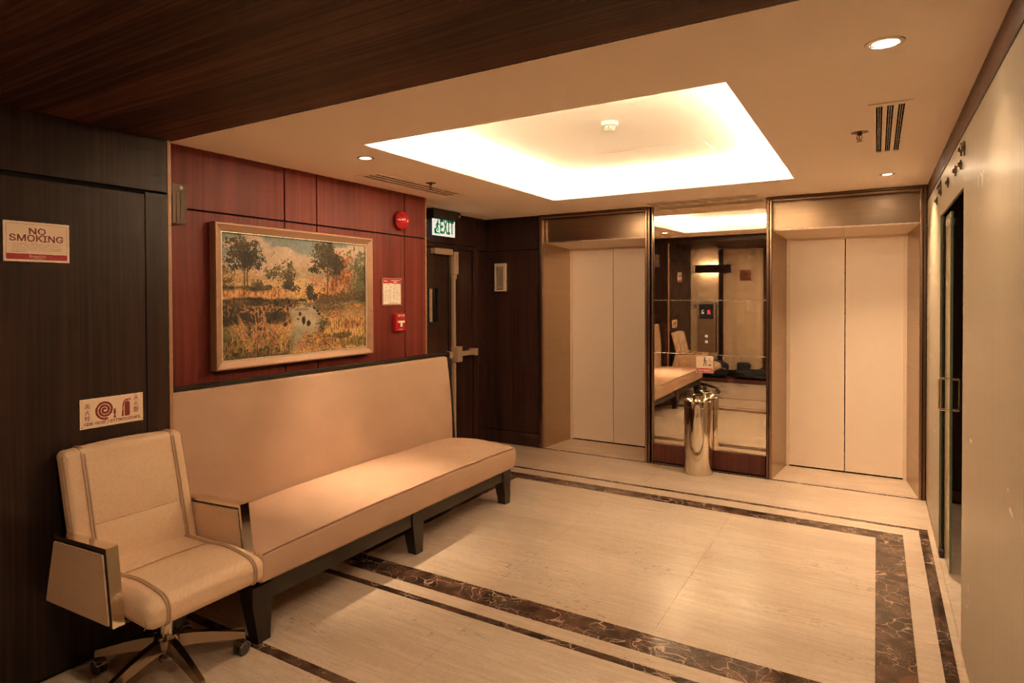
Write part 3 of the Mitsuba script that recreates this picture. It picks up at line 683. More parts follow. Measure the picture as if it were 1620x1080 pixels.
# ---------------------------------------------------------------- landscape painting
def paint(W=480, H=310):
    """a wide autumn landscape with a pond, worked layer by layer into a grid of colours (sRGB 0..255)"""
    U, V = np.meshgrid((np.arange(W) + .5) / W, (np.arange(H) + .5) / H)
    A = .646                                              # height over width
    def nz(f, g=None, s=0, o=3, a=0.0):
        x, y = U, V * A
        if a:
            x, y = x * math.cos(a) + y * math.sin(a), -x * math.sin(a) + y * math.cos(a)
        return meshkit.fbm(np.stack([x * f + s * 3.7, y * (g or f) + s * 1.3, 0 * U + s], -1), o, 2)
    ss = lambda a, b, x: (lambda t: t * t * (3 - 2 * t))(np.clip((x - a) / (b - a), 0, 1))
    def ramp(t, cols):
        cols = np.asarray(cols, float); t = np.clip(t, 0, .9999) * (len(cols) - 1)
        i = t.astype(int); f = (t - i)[..., None]
        return cols[i] * (1 - f) + cols[i + 1] * f
    im = ramp(V / .42, [(140, 146, 134), (156, 156, 140), (206, 184, 154), (214, 184, 150)])
    def lay(mask, cols, t):
        nonlocal im
        m = np.clip(mask, 0, 1)[..., None]
        im = im * (1 - m) + ramp(t, cols) * m
    spread = lambda x, k=2.4: np.clip((x - .5) * k + .5, 0, 1)
    def ell(u, v, ru, rv):
        return np.sqrt(((U - u) / ru) ** 2 + ((V - v) / rv) ** 2)
    def leafy(lobes, cols, s, dens=1.0, f=150, shade=.5):
        d = np.min([ell(*l) for l in lobes], 0)
        d = d + 1.2 * (nz(20, s=s, o=2) - .5) + .9 * (nz(60, s=s + 2, o=2) - .5)
        hole = nz(f, s=s + 1, o=2)
        m = ss(.14, -.14, d - 1 + (hole - .5) * 1.9 - (dens - 1))
        vc = np.mean([l[1] for l in lobes]); rv = max(l[3] for l in lobes)
        t = spread(nz(f * 1.2, s=s + 5, o=2), 2.6) * .75 + .25 * (nz(14, s=s + 9)) * 2 - shade * .35 * np.clip((V - vc) / rv, -1, 1) - .12
        lay(m, cols, t)
    def field(mask, cols, f, g, s, k=2.6, a=0.0):
        f, g = f * 1.35, g * 1.35
        lay(mask * ss(.15, .4, mask * .8 + .45 * nz(90, s=s + 8, o=2)), cols, spread(nz(f, g, s, 3, a), k) * .8 + .2 * spread(nz(8, s=s + 3)))
    edge = lambda f, s, amp: amp * (nz(f, s=s) - .5)
    # clouds
    c = ss(.46, .58, nz(6, 9, 3, 4) + .16 * ss(.55, .15, np.abs(U - .33) * 1.6) * ss(.04, .16, V) - .10 * ss(.10, .0, V))
    lay(c * .95, [(206, 170, 138), (236, 202, 170)], nz(14, s=6))
    # hills
    ridge = .30 - .11 * np.exp(-((U - .63) / .16) ** 2) + .02 * np.sin(U * 11) + edge(10, 8, .05)
    field(ss(0, .02, V - ridge) * .85, [(160, 138, 106), (186, 156, 116), (204, 172, 128)], 40, 40, 11)
    field(ss(0, .02, V - (.345 + edge(9, 12, .05))), [(186, 146, 98), (220, 176, 120), (236, 196, 144)], 60, 110, 13)
    field(ss(0, .02, V - (.43 + .02 * np.sin(U * 8) + edge(12, 14, .04))), [(176, 122, 68), (220, 164, 100), (238, 190, 128)], 90, 70, 15)
    DK, OL = [(26, 22, 16), (42, 36, 24), (78, 66, 42)], [(30, 27, 18), (58, 52, 32), (98, 84, 52), (140, 116, 72)]
    OR, GO = [(70, 42, 26), (140, 80, 46), (190, 116, 70), (222, 160, 108)], [(120, 80, 40), (190, 136, 74), (222, 172, 104), (240, 200, 140)]
    PK, GR = [(96, 56, 38), (168, 104, 70), (214, 148, 106), (232, 182, 136)], [(66, 64, 44), (104, 100, 68), (138, 128, 90)]
    # far trees and stand on the left, wall of trees on the right
    leafy([(.02, .33, .03, .085), (.055, .36, .02, .05)], [(78, 58, 36), (120, 90, 54), (150, 112, 70)], 21, 1.2)
    leafy([(.13, .345, .09, .045)], [(150, 110, 66), (206, 160, 104), (226, 184, 128)], 22, .9)
    leafy([(.285, .315, .030, .045)], OL, 23, .75); leafy([(.335, .285, .030, .065)], OL, 24, .85)
    leafy([(.405, .29, .040, .085), (.415, .39, .028, .05)], OL[:3] + [(160, 128, 80)], 25, .95)
    leafy([(.40, .42, .05, .025), (.45, .43, .03, .025)], DK, 26, .85)
    leafy([(.955, .34, .085, .17), (.90, .38, .05, .12)], GR, 27, 1.5, 70)
    leafy([(.93, .51, .10, .055)], DK + [(104, 92, 60)], 28, 1.2)
    # path
    pu = .27 + .30 * ss(.42, .60, V) ** 1.2
    field(ss(.055 + .05 * V, .02, np.abs(U - pu) + edge(25, 31, .03)) * ss(.42, .45, V) * ss(.62, .56, V), [(150, 120, 84), (196, 160, 116), (214, 182, 138)], 60, 140, 31)
    # left meadow, its dark scrub
    field(ss(.03, -.01, np.abs(V - .442) - .012 + edge(20, 33, .07)) * ss(.36, .24, U), DK + [(110, 92, 56)], 90, 120, 33)
    field(ss(.03, 0, np.abs(V - .505) - .045 + edge(16, 34, .06)) * ss(.44, .34, U), [(128, 72, 40), (206, 138, 82), (232, 172, 112), (240, 190, 134)], 110, 46, 34)
    field(ss(.03, 0, np.abs(V - .625) - .070 + edge(14, 35, .09)) * ss(.50, .40, U + .25 * (V - .62)), DK + [(150, 104, 66), (206, 152, 102)], 85, 80, 35, 3.2)
    field(ss(.02, 0, np.abs(V - .545) - .018 + edge(22, 36, .05)) * ss(.52, .44, U), DK + [(130, 86, 54)], 100, 60, 36, 3)
    field(ss(.03, 0, np.abs(V - .695) - .030 + edge(14, 37, .06)) * ss(.44, .30, U + .6 * (V - .69)), [(18, 17, 14), (34, 30, 22), (54, 48, 32)], 60, 120, 37)
    # right: orange tree, dark tree, undergrowth
    leafy([(.80, .22, .070, .13), (.84, .35, .065, .12), (.77, .38, .08, .10)], OR, 41, .95)
    field(ss(.5, -.5, ell(.745, .42, .085, .07) - 1 + edge(30, 42, .6)) * .8, PK, 120, 30, 42)
    leafy([(.60, .36, .045, .05)], [(150, 92, 66), (196, 132, 98), (216, 160, 122)], 43, .7)
    leafy([(.70, .13, .085, .10), (.755, .18, .060, .12), (.64, .20, .055, .06), (.595, .26, .035, .03), (.70, .06, .09, .05)], OL[:3], 44, 1.0)
    leafy([(.745, .22, .050, .08)], DK, 45, .9)
    trunk = lambda u, v0, v1, w, bend=0.0: ss(w, w * .4, np.abs(U - u - bend * (V - v0) + .0008 * np.sin(V * 60))) * ss(v0 - .01, v0 + .01, V) * ss(v1 + .01, v1 - .005, V)
    lay(trunk(.690, .24, .485, .0055) + trunk(.715, .24, .36, .0035, -.12), [(40, 30, 20), (66, 48, 32)], nz(60, s=46))
    leafy([(.72, .525, .13, .040), (.84, .52, .09, .055), (.63, .53, .05, .03)], OL[:3] + OR[1:2], 47, 1.1)
    leafy([(.56, .46, .028, .065), (.575, .50, .045, .03)], DK + [(116, 92, 56)], 48, .95); leafy([(.515, .535, .04, .018)], DK, 49, .8)
    # left tree with its pair of trunks
    leafy([(.125, .10, .085, .075), (.14, .19, .095, .085), (.075, .17, .05, .06), (.19, .16, .05, .06), (.125, .26, .06, .04)], OL[:3], 51, .92)
    leafy([(.14, .18, .055, .09)], DK, 52, .8)
    lay(trunk(.134, .22, .432, .0042) + trunk(.150, .22, .425, .0038), [(34, 27, 18), (60, 46, 30)], nz(60, s=53))
    leafy([(.22, .405, .06, .035), (.27, .425, .03, .02), (.16, .43, .03, .015)], OL, 54, 1.0)
    # stream bed and water
    field(ss(.03, 0, np.abs(V - .588) - .030 + edge(16, 61, .05)) * ss(.48, .56, U) * ss(1.0, .88, U), [(64, 52, 36), (98, 80, 56), (136, 114, 82)], 60, 160, 61)
    field(ss(.02, 0, np.abs(V - .575) - .014 + edge(18, 62, .03)) * ss(.82, .90, U), [(84, 78, 54), (116, 104, 72), (150, 130, 92)], 50, 170, 62)
    dp = ell(.535, .725, .115, .145) + edge(9, 63, .75) + edge(34, 64, .45)
    lay(ss(1.10, .86, dp), [(150, 132, 102), (200, 178, 144), (228, 206, 170)], .45 * nz(3, 34, 65) + .45 * nz(9, s=66) + .35 * ss(.62, .72, V) * ss(.84, .72, V) * ss(.12, .0, np.abs(U - .53)))
    tl = np.abs(U - (.485 - .36 * (V - .76))) - .030 - .02 * nz(20, s=67)
    lay(ss(.03, -.01, tl) * ss(.74, .80, V) * ss(1.0, .93, V) * .8, [(128, 128, 104), (176, 166, 134), (204, 186, 150)], nz(8, 40, 68))
    lay(ss(.05, .0, ell(.50, .615, .075, .018) - .7) * .5, [(96, 80, 56), (130, 108, 78)], nz(30, s=69))
    rng = np.random.RandomState(5)
    for k in range(150):
        a = rng.rand(); u = .49 + .38 * a + rng.randn() * .014; v = .568 + .028 * a * (1 - a) * 4 * rng.rand() + rng.randn() * .010 + (.05 * rng.rand() if .3 < a < .62 else 0)
        r = .0035 + .0055 * rng.rand() ** 2
        d = ell(u, v, r, r * 1.15)
        lay(ss(1.15, .85, d), [(46, 36, 26), (82, 66, 48), (146, 120, 88), (206, 178, 138)], np.clip(.55 - .8 * (V - v) / (r * 1.1) * .5 - .15 * (U - u) / r + .3 * (rng.rand() - .5), 0, 1))
    for u, v, a, b in ((.385, .742, .013, .019), (.382, .70, .010, .011), (.487, .655, .011, .018), (.472, .70, .008, .009), (.512, .715, .013, .040), (.548, .742, .015, .028), (.59, .605, .008, .012), (.615, .632, .010, .012), (.625, .66, .012, .012)):
        lay(ss(1.15, .8, ell(u, v, a, b) + edge(60, 71, .5)), [(40, 32, 24), (72, 58, 42), (150, 124, 92)], np.clip(.30 + .5 * (v - b * .55 - V) / b + .4 * (nz(70, s=72) - .5), 0, 1))
    leafy([(.69, .665, .05, .05), (.665, .74, .05, .06), (.645, .80, .04, .05)], DK + [(120, 98, 66), (176, 146, 104)], 73, 1.0)
    leafy([(.76, .655, .055, .045)], OR, 74, .95)
    # golden grass
    gm = ss(.0, .05, V - (.655 + .10 * ss(.80, .66, U) + .20 * ss(.68, .60, U) + edge(14, 75, .10)) ) * ss(.55, .63, U)
    field(gm, GO, 130, 42, 75, 2.8)
    field(ss(.03, 0, np.abs(V - .615) - .022 + edge(16, 76, .05)) * ss(.78, .88, U), GO[:3], 120, 60, 76)
    field(ss(.03, 0, np.abs(V - .665) - .018 + edge(14, 77, .05)) * ss(.74, .84, U) * .8, [(150, 120, 82), (196, 162, 118)], 40, 150, 77)
    field(ss(.5, -.4, ell(.90, .77, .10, .035) - 1 + edge(40, 78, 1.2)) * .7, OR, 110, 60, 78)
    field(ss(.5, -.4, ell(.80, .87, .07, .025) - 1 + edge(40, 79, 1.4)) * .8, DK + [(130, 100, 56)], 110, 60, 79)
    field(ss(.5, -.4, ell(.94, .94, .13, .045) - 1 + edge(30, 80, 1.0)) * .8, [(70, 66, 34), (120, 104, 56), (170, 138, 78)], 120, 50, 80)
    leafy([(.57, .89, .075, .08), (.66, .93, .10, .06), (.50, .95, .05, .05)], DK[1:] + PK[1:3] + GO[1:3], 81, .85, 150, .2)
    # reeds: a dark bed with fans of plumes rising out of it
    field(ss(.06, 0, .80 + .10 * ss(.22, .42, U) - V + edge(12, 82, .16)) * ss(.46, .40, U + .1 * (V - .9)), [(36, 31, 20), (84, 70, 40), (142, 116, 68), (186, 148, 92)], 70, 60, 82)
    field(ss(.5, -.4, ell(.06, .79, .07, .045) - 1 + edge(20, 83, .8)), [(80, 72, 40), (118, 104, 58), (160, 136, 80)], 80, 60, 83)
    for u0, lo, hi, L, s, cols in ((.20, -.62, .46, .38, 84, PK), (.15, -.30, .25, .30, 85, GO), (.29, -.10, .60, .33, 86, PK), (.04, -.2, .3, .24, 87, PK), (.36, -.1, .5, .26, 88, GO), (.50, -.25, .25, .17, 89, PK), (.58, -.4, .2, .14, 90, PK)):
        x, y = U - u0, (1.06 - V) * A
        r, th = np.hypot(x, y) / A, np.arctan2(x, np.maximum(y, 1e-4))
        th = th + .06 * np.sin(r * 9 + s)
        n1 = meshkit.fbm(np.stack([th * 24 + s, r * 1.2, 0 * r + s], -1), 2, 4)
        ln = L * (.62 + .75 * meshkit.noise(np.stack([th * 24 + s, 0 * r, 0 * r + s], -1), 6))
        plume = ss(.46, .58, n1 + .10 * ss(.3, .9, r / ln) + .55 * (nz(120, s=s + 2, o=2) - .5))
        m = plume * ss(ln, ln - .05, r) * ss(lo - .06, lo + .03, th) * ss(hi + .06, hi - .03, th)
        lay(m * .92, cols, spread(nz(130, s=s + 4, o=2), 2.4) * .7 + .3 * r / L)
    field(ss(.03, 0, .985 - V + edge(20, 91, .10)) * ss(.47, .40, U) * .55, DK + [(150, 110, 70)], 90, 50, 91, 3)
    im = im + (nz(190, s=95, o=2)[..., None] - .5) * 40
    return np.clip(im, 4, 250)

def painting():
    y0, y1, z0, z1 = 2.284, 3.628, 1.172, 2.041
    xb, xf, w = -3.292, -3.236, .052
    t = thing('landscape_painting', 'large framed autumn landscape painting with pond hung above the sofa', 'painting')
    prof = [(0, xb), (0, xf - .006), (.004, xf), (.012, xf), (w - .010, xf - .014), (w - .004, xf - .016), (w, xf - .020), (w, xb)]
    def rail(a, b, inward):
        # mitred moulding from corner a to corner b (y, z)
        a, b, inward = np.array(a), np.array(b), np.array(inward)
        d = (b - a) / np.linalg.norm(b - a)
        v = []
        for p_, s in ((a, 1), (b, -1)):
            for q, x in prof:
                yz = p_ + inward * q + d * q * s
                v.append([x, yz[0], yz[1]])
        n = len(prof); f = []
        for i in range(n):
            j = (i + 1) % n
            f += [[i, j, n + j], [i, n + j, n + i]]
        for k in range(1, n - 1):
            f += [[0, k + 1, k], [n, n + k, n + k + 1]]
        return clean(trimesh.Trimesh(np.array(v), np.array(f), process=False))
    fr = add(t + '__frame', cat(rail((y0, z1), (y1, z1), (0, -1)), rail((y0, z0), (y1, z0), (0, 1)), rail((y0, z0), (y0, z1), (1, 0)), rail((y1, z0), (y1, z1), (-1, 0))), 'm_gold_frame', label='tan bevelled frame')
    g = .004
    add(fr + '__fillet', cat(bx(xf - .030, xf - .0185, y0 + w, y1 - w, z1 - w - g, z1 - w), bx(xf - .030, xf - .0185, y0 + w, y1 - w, z0 + w, z0 + w + g), bx(xf - .030, xf - .0185, y0 + w, y0 + w + g, z0 + w, z1 - w), bx(xf - .030, xf - .0185, y1 - w - g, y1 - w, z0 + w, z1 - w)), 'm_fillet', label='thin pale inner line')
    a0, a1, b0, b1 = y0 + w - .002, y1 - w + .002, z0 + w - .002, z1 - w + .002
    add(t + '__backing', bx(xb, xb + .008, a0, a1, b0, b1), 'm_black')
    im = paint()
    H, W = im.shape[:2]
    lin = (im / 255.) ** 2.2
    ax_, az_ = np.linspace(a0 + .008, a1 - .008, W), np.linspace(b1 - .008, b0 + .008, H)
    Y, Z = np.meshgrid(ax_, az_)
    relief = .0006 * meshkit.noise(np.stack([Y * 160, Z * 160, 0 * Y], -1), 3)
    v = np.stack([np.full_like(Y, xf - .034) + relief, Y, Z], -1).reshape(-1, 3)
    idx = np.arange(W * H).reshape(H, W)
    q = np.stack([idx[:-1, :-1], idx[1:, :-1], idx[1:, 1:], idx[:-1, 1:]], -1).reshape(-1, 4)
    # sides close the canvas into a solid board
    n0 = len(v)
    rim = np.r_[idx[0, :], idx[1:, -1], idx[-1, -2::-1], idx[-2:0:-1, 0]]
    vb = v[rim].copy(); vb[:, 0] = xb + .009
    k = np.arange(len(rim)); k2 = (k + 1) % len(rim)
    side = np.stack([rim[k2], rim[k], n0 + k, n0 + k2], -1)
    v = np.vstack([v, vb]); f = np.vstack([q, side])
    cols = np.vstack([lin.reshape(-1, 3), np.tile([[.05, .04, .03]], (len(rim), 1))])
    cols = np.clip(cols * np.array([1.0, 1.06, 1.15]) * .74, 0.002, .95)
    m = trimesh.Trimesh(v, np.vstack([f[:, [0, 1, 2]], f[:, [0, 2, 3]]]), process=False)
    if (np.cross(v[f[0, 1]] - v[f[0, 0]], v[f[0, 2]] - v[f[0, 0]]))[0] < 0:
        m = trimesh.Trimesh(v, m.faces[:, ::-1], process=False)
    add(t + '__canvas', m, 'm_painting', True, label='painted canvas', color=cols)
painting()

# ---------------------------------------------------------------- signs and small things on the left wall
RY, UZ = [0, 1, 0], [0, 0, 1]          # a wall that faces +x: right is +y
RX = [1, 0, 0]                         # a wall that faces -y: right is +x
def on_left(x, y, z):                  # origin on a +x facing surface
    return [x, y, z]

def no_smoking():
    xs, y0, y1, z0, z1 = XN + .0005, 1.125, 1.366, 1.749, 1.911
    t = thing('no_smoking_sign', 'cream no smoking sign with red band on the hose cabinet door', 'sign')
    add(t + '__plate', rbox(xs, xs + .004, y0, y1, z0, z1, .001), 'm_sign')
    f = xs + .004
    w, h = y1 - y0, z1 - z0
    outer = sbox(.009, .009, w - .009, h - .009).buffer(-.004).buffer(.004)
    add(t + '__border', extr(outer.difference(outer.buffer(-.0012)), .0004, [f, y0, z0], RY, UZ), 'm_textgrey')
    band = outer.intersection(sbox(0, 0, w, .032))
    add(t + '__band', extr(band, .0006, [f, y0, z0], RY, UZ), 'm_signred', label='red band')
    yc = (y0 + y1) / 2
    add(t + '__lettering', cat(words('NO', .024, .0006, [f, yc, z0 + .113], RY, UZ, .062, True, True), words('SMOKING', .026, .0006, [f, yc - .002, z0 + .083], RY, UZ, .196, True, True)), 'm_maroon')
    lines = ['In compliance with the law, smoking is not', 'permitted in the lobby, the corridors, the rooms', 'and all public areas of this building. A fee is charged', 'for smoking in rooms. Thank you for not smoking.', 'The management']
    add(t + '__small_print', cat(*[words(s, .0042, .0004, [f, y0 + .030, z0 + .070 - .0078 * i], RY, UZ, (w - .058) * (1, .96, 1, .97, .28)[i]) for i, s in enumerate(lines)]), 'm_textgrey')
    add(t + '__name', cat(words('R', .0125, .0006, [f + .0006, yc - .030, z0 + .0165], RY, UZ, .008), words('AMADA', .0095, .0006, [f + .0006, yc - .020, z0 + .0165], RY, UZ, .050), bx(f + .0006, f + .001, yc - .018, yc + .018, z0 + .0115, z0 + .0130)), 'm_sign')
no_smoking()

def strokes(segs, w):
    from shapely.geometry import LineString
    return unary_union([LineString(s).buffer(w / 2, cap_style=2, join_style=2) for s in segs])

HAN = {  # six characters as brush strokes in a unit square, y up
 'xiao': [[(.08, .92), (.20, .80)], [(.03, .64), (.16, .54)], [(.04, .08), (.20, .42)], [(.62, 1.0), (.62, .66)], [(.38, .92), (.46, .74)], [(.88, .92), (.78, .74)], [(.40, .02), (.40, .64), (.88, .64), (.88, .04), (.78, .06)], [(.40, .44), (.88, .44)], [(.40, .25), (.88, .25)]],
 'huo': [[(.22, .70), (.14, .44)], [(.84, .76), (.66, .48)], [(.50, .98), (.50, .60), (.38, .28), (.06, .02)], [(.50, .58), (.64, .26), (.96, .02)]],
 'shuan': [[(.02, .72), (.42, .72)], [(.22, 1.0), (.22, .0)], [(.22, .66), (.04, .28)], [(.22, .60), (.40, .44)], [(.68, 1.0), (.58, .76), (.40, .56)], [(.68, .98), (.80, .74), (1.0, .56)], [(.52, .52), (.88, .52)], [(.50, .30), (.90, .30)], [(.40, .03), (1.0, .03)], [(.70, .52), (.70, .03)]],
 'mie': [[(.08, .92), (.92, .92)], [(.26, .66), (.18, .44)], [(.80, .70), (.66, .48)], [(.50, .92), (.50, .54), (.38, .24), (.06, .0)], [(.50, .52), (.64, .22), (.96, .0)]],
 'qi': [[(.12, .96), (.12, .66), (.42, .66), (.42, .96), (.12, .96)], [(.58, .96), (.58, .66), (.88, .66), (.88, .96), (.58, .96)], [(.02, .50), (.98, .50)], [(.48, .64), (.40, .46), (.04, .34)], [(.56, .48), (.96, .34)], [(.70, .62), (.78, .56)], [(.12, .30), (.12, .0), (.42, .0), (.42, .30), (.12, .30)], [(.58, .30), (.58, .0), (.88, .0), (.88, .30), (.58, .30)]],
}
def hose_sign():
    xs, y0, y1, z0, z1 = XN + .0005, 1.399, 1.677, 1.028, 1.158
    t = thing('fire_hose_sign', 'cream sign with red hose reel and extinguisher symbols beside the chair', 'sign')
    add(t + '__plate', rbox(xs, xs + .003, y0, y1, z0, z1, .0008), 'm_sign')
    f = xs + .003; O = [f, y0, z0]; d = .0006
    sp = []
    n = 150
    for i in range(n):
        a = i / (n - 1) * 2 * np.pi * 2.62 + 1.05
        r = .0055 + .0345 * i / (n - 1)
        sp.append((.105 + r * np.cos(a) * 1.0, .073 + r * np.sin(a)))
    from shapely.geometry import LineString
    coil = LineString(sp).buffer(.0048)
    ex, ez = sp[-1]
    hx = .147
    hose = unary_union([coil, sbox(hx - .004, .048, hx + .006, .072).buffer(.0004)])
    hose = hose.difference(sbox(hx - .008, .0655, hx + .010, .0668))
    drop = unary_union([Point(hx + .001, .036).buffer(.0055), Polygon([(hx - .004, .039), (hx + .006, .039), (hx + .001, .048)])])
    add(t + '__hose_symbol', extr(unary_union([hose, drop]), d, O, RY, UZ), 'm_maroon')
    body = unary_union([sbox(.192, .032, .216, .088), Point(.204, .088).buffer(.012, 24)])
    head = unary_union([sbox(.201, .096, .207, .106), LineString([(.200, .104), (.214, .110), (.219, .106)]).buffer(.0016), LineString([(.205, .104), (.218, .103)]).buffer(.0016),
                        LineString([(.203, .106), (.194, .104), (.187, .092), (.184, .06), (.182, .034)]).buffer(.0028), Polygon([(.178, .032), (.188, .032), (.1865, .07), (.1825, .07)])])
    ext = unary_union([body, head.difference(body.buffer(.0022))])
    add(t + '__extinguisher_symbol', extr(ext, d, O, RY, UZ), 'm_maroon')
    ch = []
    for k, (nm, x, z) in enumerate([('xiao', .019, .086), ('huo', .019, .060), ('shuan', .019, .034), ('mie', .233, .099), ('huo', .233, .073), ('qi', .233, .045)]):
        g = affinity.translate(affinity.scale(strokes(HAN[nm], .085), .023, .023, origin=(0, 0)), x, z)
        ch.append(extr(g, d, O, RY, UZ))
    for g_ in ch:
        add(t + '__character', g_, 'm_maroon')
    add(t + '__lettering', words('FIRE HOSE / EXTINGUISHER', .0125, d, [f, y0 + .018, z0 + .013], RY, UZ, .246, False, True), 'm_maroon')
    for yy, zz in ((.008, .008), (.270, .008), (.008, .122), (.270, .122)):
        add(t + '__screw', lathe([(0, 0), (.0024, 0), (.0018, .001), (0, .001)], 12, (f, y0 + yy, z0 + zz), 'x'), 'm_ink')
hose_sign()

def wall_box():
    t = thing('wall_box', 'brown wood grain box fixed high up in the corner of the painting bay', 'box')
    add(t + '__body', rbox(-3.30, -3.085, YN + .0005, 2.012, 1.985, 2.190, .003), 'm_boxgrey')
    add(t + '__top_strip', rbox(-3.29, -3.082, YN + .001, 2.010, 2.152, 2.192, .002), 'm_boxgrey')
    for k in range(7):
        y = 1.84 + k * .0225
        add(t + '__slat', rbox(-3.0855, -3.0825, y, y + .017, 1.992, 2.148, .001), 'm_boxgrey')
    add(t + '__socket', lathe([(.004, 0), (.0085, 0), (.0085, .003), (.004, .003), (.004, 0)], 18, (-3.082, 1.978, 2.172), 'x'), 'm_white')
wall_box()

def bell():
    t = thing('fire_alarm_bell', 'round red fire alarm bell on the wood wall above the notice', 'bell')
    c = (XL + .002, 4.015, 2.218)
    add(t + '__base', lathe([(0, 0), (.058, 0), (.058, .022), (0, .022)], 40, c, 'x'), 'm_black')
    add(t + '__gong', lathe([(.0, .018), (.076, .018), (.0775, .024), (.074, .036), (.060, .052), (.036, .063), (.012, .067), (0, .067)], 56, c, 'x'), 'm_red', 40, label='red domed gong')
    star = Polygon([(.010 * (1 if i % 2 == 0 else .55) * math.sin(i * math.pi / 6), .012 * (1 if i % 2 == 0 else .55) * math.cos(i * math.pi / 6)) for i in range(12)])
    add(t + '__emblem', cat(extr(star.difference(Point(0, 0).buffer(.0035)), .003, [XL + .0665, 4.038, 2.216], RY, UZ), words('ALARM', .011, .004, [XL + .0625, 3.975, 2.217], RY, UZ, .040)), 'm_white')
bell()

def notice():
    t = thing('evacuation_notice', 'white notice with red heading under clear acrylic right of the painting', 'notice')
    y0, y1, z0, z1 = 3.785, 4.028, 1.530, 1.752
    add(t + '__acrylic', rbox(XL + .006, XL + .010, y0, y1, z0, z1, .001), 'm_acrylic')
    f = XL + .0105
    a0, a1, b0, b1 = y0 + .017, y1 - .013, z0 + .012, z1 - .010
    add(t + '__sheet', bx(f - .0004, f, a0, a1, b0, b1), 'm_white', label='white sheet')
    add(t + '__heading', bx(f, f + .0004, a0, a1, b1 - .036, b1), 'm_signred', label='red heading')
    add(t + '__heading_text', cat(bx(f + .0004, f + .0007, a0 + .10, a1 - .01, b1 - .014, b1 - .009), bx(f + .0004, f + .0007, a0 + .01, a0 + .05, b1 - .02, b1 - .014), bx(f + .0004, f + .0007, a0 + .12, a1 - .04, b1 - .027, b1 - .022)), 'm_white')
    rng = random.Random(3)
    ln = []
    for i in range(13):
        z = b1 - .048 - i * .0105
        x = a0 + .010
        while x < a1 - .02:
            l = rng.uniform(.012, .045)
            if rng.random() < .72:
                ln.append(bx(f, f + .0004, x, min(x + l, a1 - .008), z, z + .0028))
            x += l + rng.uniform(.004, .02)
    ln += [bx(f, f + .0004, a0 + .085, a0 + .087, b0 + .012, b1 - .05), bx(f, f + .0004, a0 + .13, a0 + .132, b0 + .03, b1 - .05), bx(f, f + .0004, a0 + .06, a1 - .03, b0 + .006, b0 + .011)]
    add(t + '__print', cat(*ln), 'm_textgrey')
    for y, z in ((y0 + .008, z0 + .008), (y1 - .008, z0 + .008), (y0 + .008, z1 - .008), (y1 - .008, z1 - .008)):
        add(t + '__standoff', lathe([(0, -.010), (.006, -.010), (.0065, .003), (.004, .006), (0, .006)], 16, (XL + .010, y, z), 'x'), 'm_chrome')
notice()

def call_point():
    t = thing('fire_call_point', 'small red fire alarm pull station with white handle below the notice', 'alarm')
    y0, y1, z0, z1 = 3.918, 4.036, 1.324, 1.466
    add(t + '__body', rbox(XL + .001, XL + .042, y0, y1, z0, z1, .006, 3), 'm_red', 40)
    f = XL + .042
    add(t + '__slot', cat(bx(f, f + .001, y0 + .018, y1 - .018, z0 + .088, z0 + .112), bx(f, f + .001, y0 + .040, y1 - .040, z0 + .030, z0 + .062)), 'm_maroon')
    add(t + '__handle', cat(rbox(f, f + .010, y0 + .018, y1 - .018, z0 + .066, z0 + .084, .003), rbox(f, f + .010, y0 + .046, y1 - .048, z0 + .034, z0 + .070, .003)), 'm_white', label='white T-shaped handle')
    add(t + '__lettering', cat(words('FIRE', .012, .001, [f, y0 + .022, z0 + .120], RY, UZ, .036, bold=True), words('ALARM', .012, .001, [f, y0 + .064, z0 + .120], RY, UZ, .040, bold=True), words('PULL', .009, .001, [f, (y0 + y1) / 2, z0 + .010], RY, UZ, .05, True)), 'm_white')
call_point()

def exit_sign():
    t = thing('exit_sign', 'lit green and white exit sign with running man above the door', 'exit sign')
    xs = XE + .075
    y0, y1, z0, z1 = 4.915, 5.275, 2.205, 2.372
    add(t + '__housing', rbox(XE + .001, xs + .035, 4.885, 5.345, 2.352, ZC - .004, .006, 2), 'm_black', 40, label='black lamp housing')
    add(t + '__lens', lathe([(0, 0), (.012, 0), (.010, .006), (0, .006)], 20, (xs + .035, 5.318, 2.405), 'x'), 'm_beige')
    gp = add(t + '__panel', rbox(xs - .004, xs + .004, y0 - .01, y1 + .01, z0 - .012, z1, .001), 'm_plastic', label='edge lit panel', emitter=glow((.80, 1.0, .93), .26))
    O = [xs + .0042, y0, z0]; w, h = y1 - y0, z1 - z0
    from shapely.geometry import LineString
    man = unary_union([Point(.075, .128).buffer(.010), LineString([(.072, .112), (.062, .074)]).buffer(.010), LineString([(.062, .076), (.080, .058), (.072, .038)]).buffer(.0065), LineString([(.060, .072), (.046, .052), (.034, .048)]).buffer(.0065),
                       LineString([(.074, .108), (.090, .096), (.098, .100)]).buffer(.005), LineString([(.068, .108), (.050, .098), (.044, .082)]).buffer(.005)])
    stair = Polygon([(.018, .008), (.100, .008), (.100, .018), (.060, .018), (.060, .028), (.045, .028), (.045, .044), (.032, .044), (.032, .058), (.018, .058)])
    add(t + '__running_man', extr(unary_union([man, stair]), .001, O, RY, UZ), 'm_green', label='green running man')
    add(t + '__lettering', words('EXIT', .128, .001, [xs + .0042, y0 + .112, z0 + .016], RY, UZ, .232, False, True), 'm_green', label='green EXIT letters')
exit_sign()

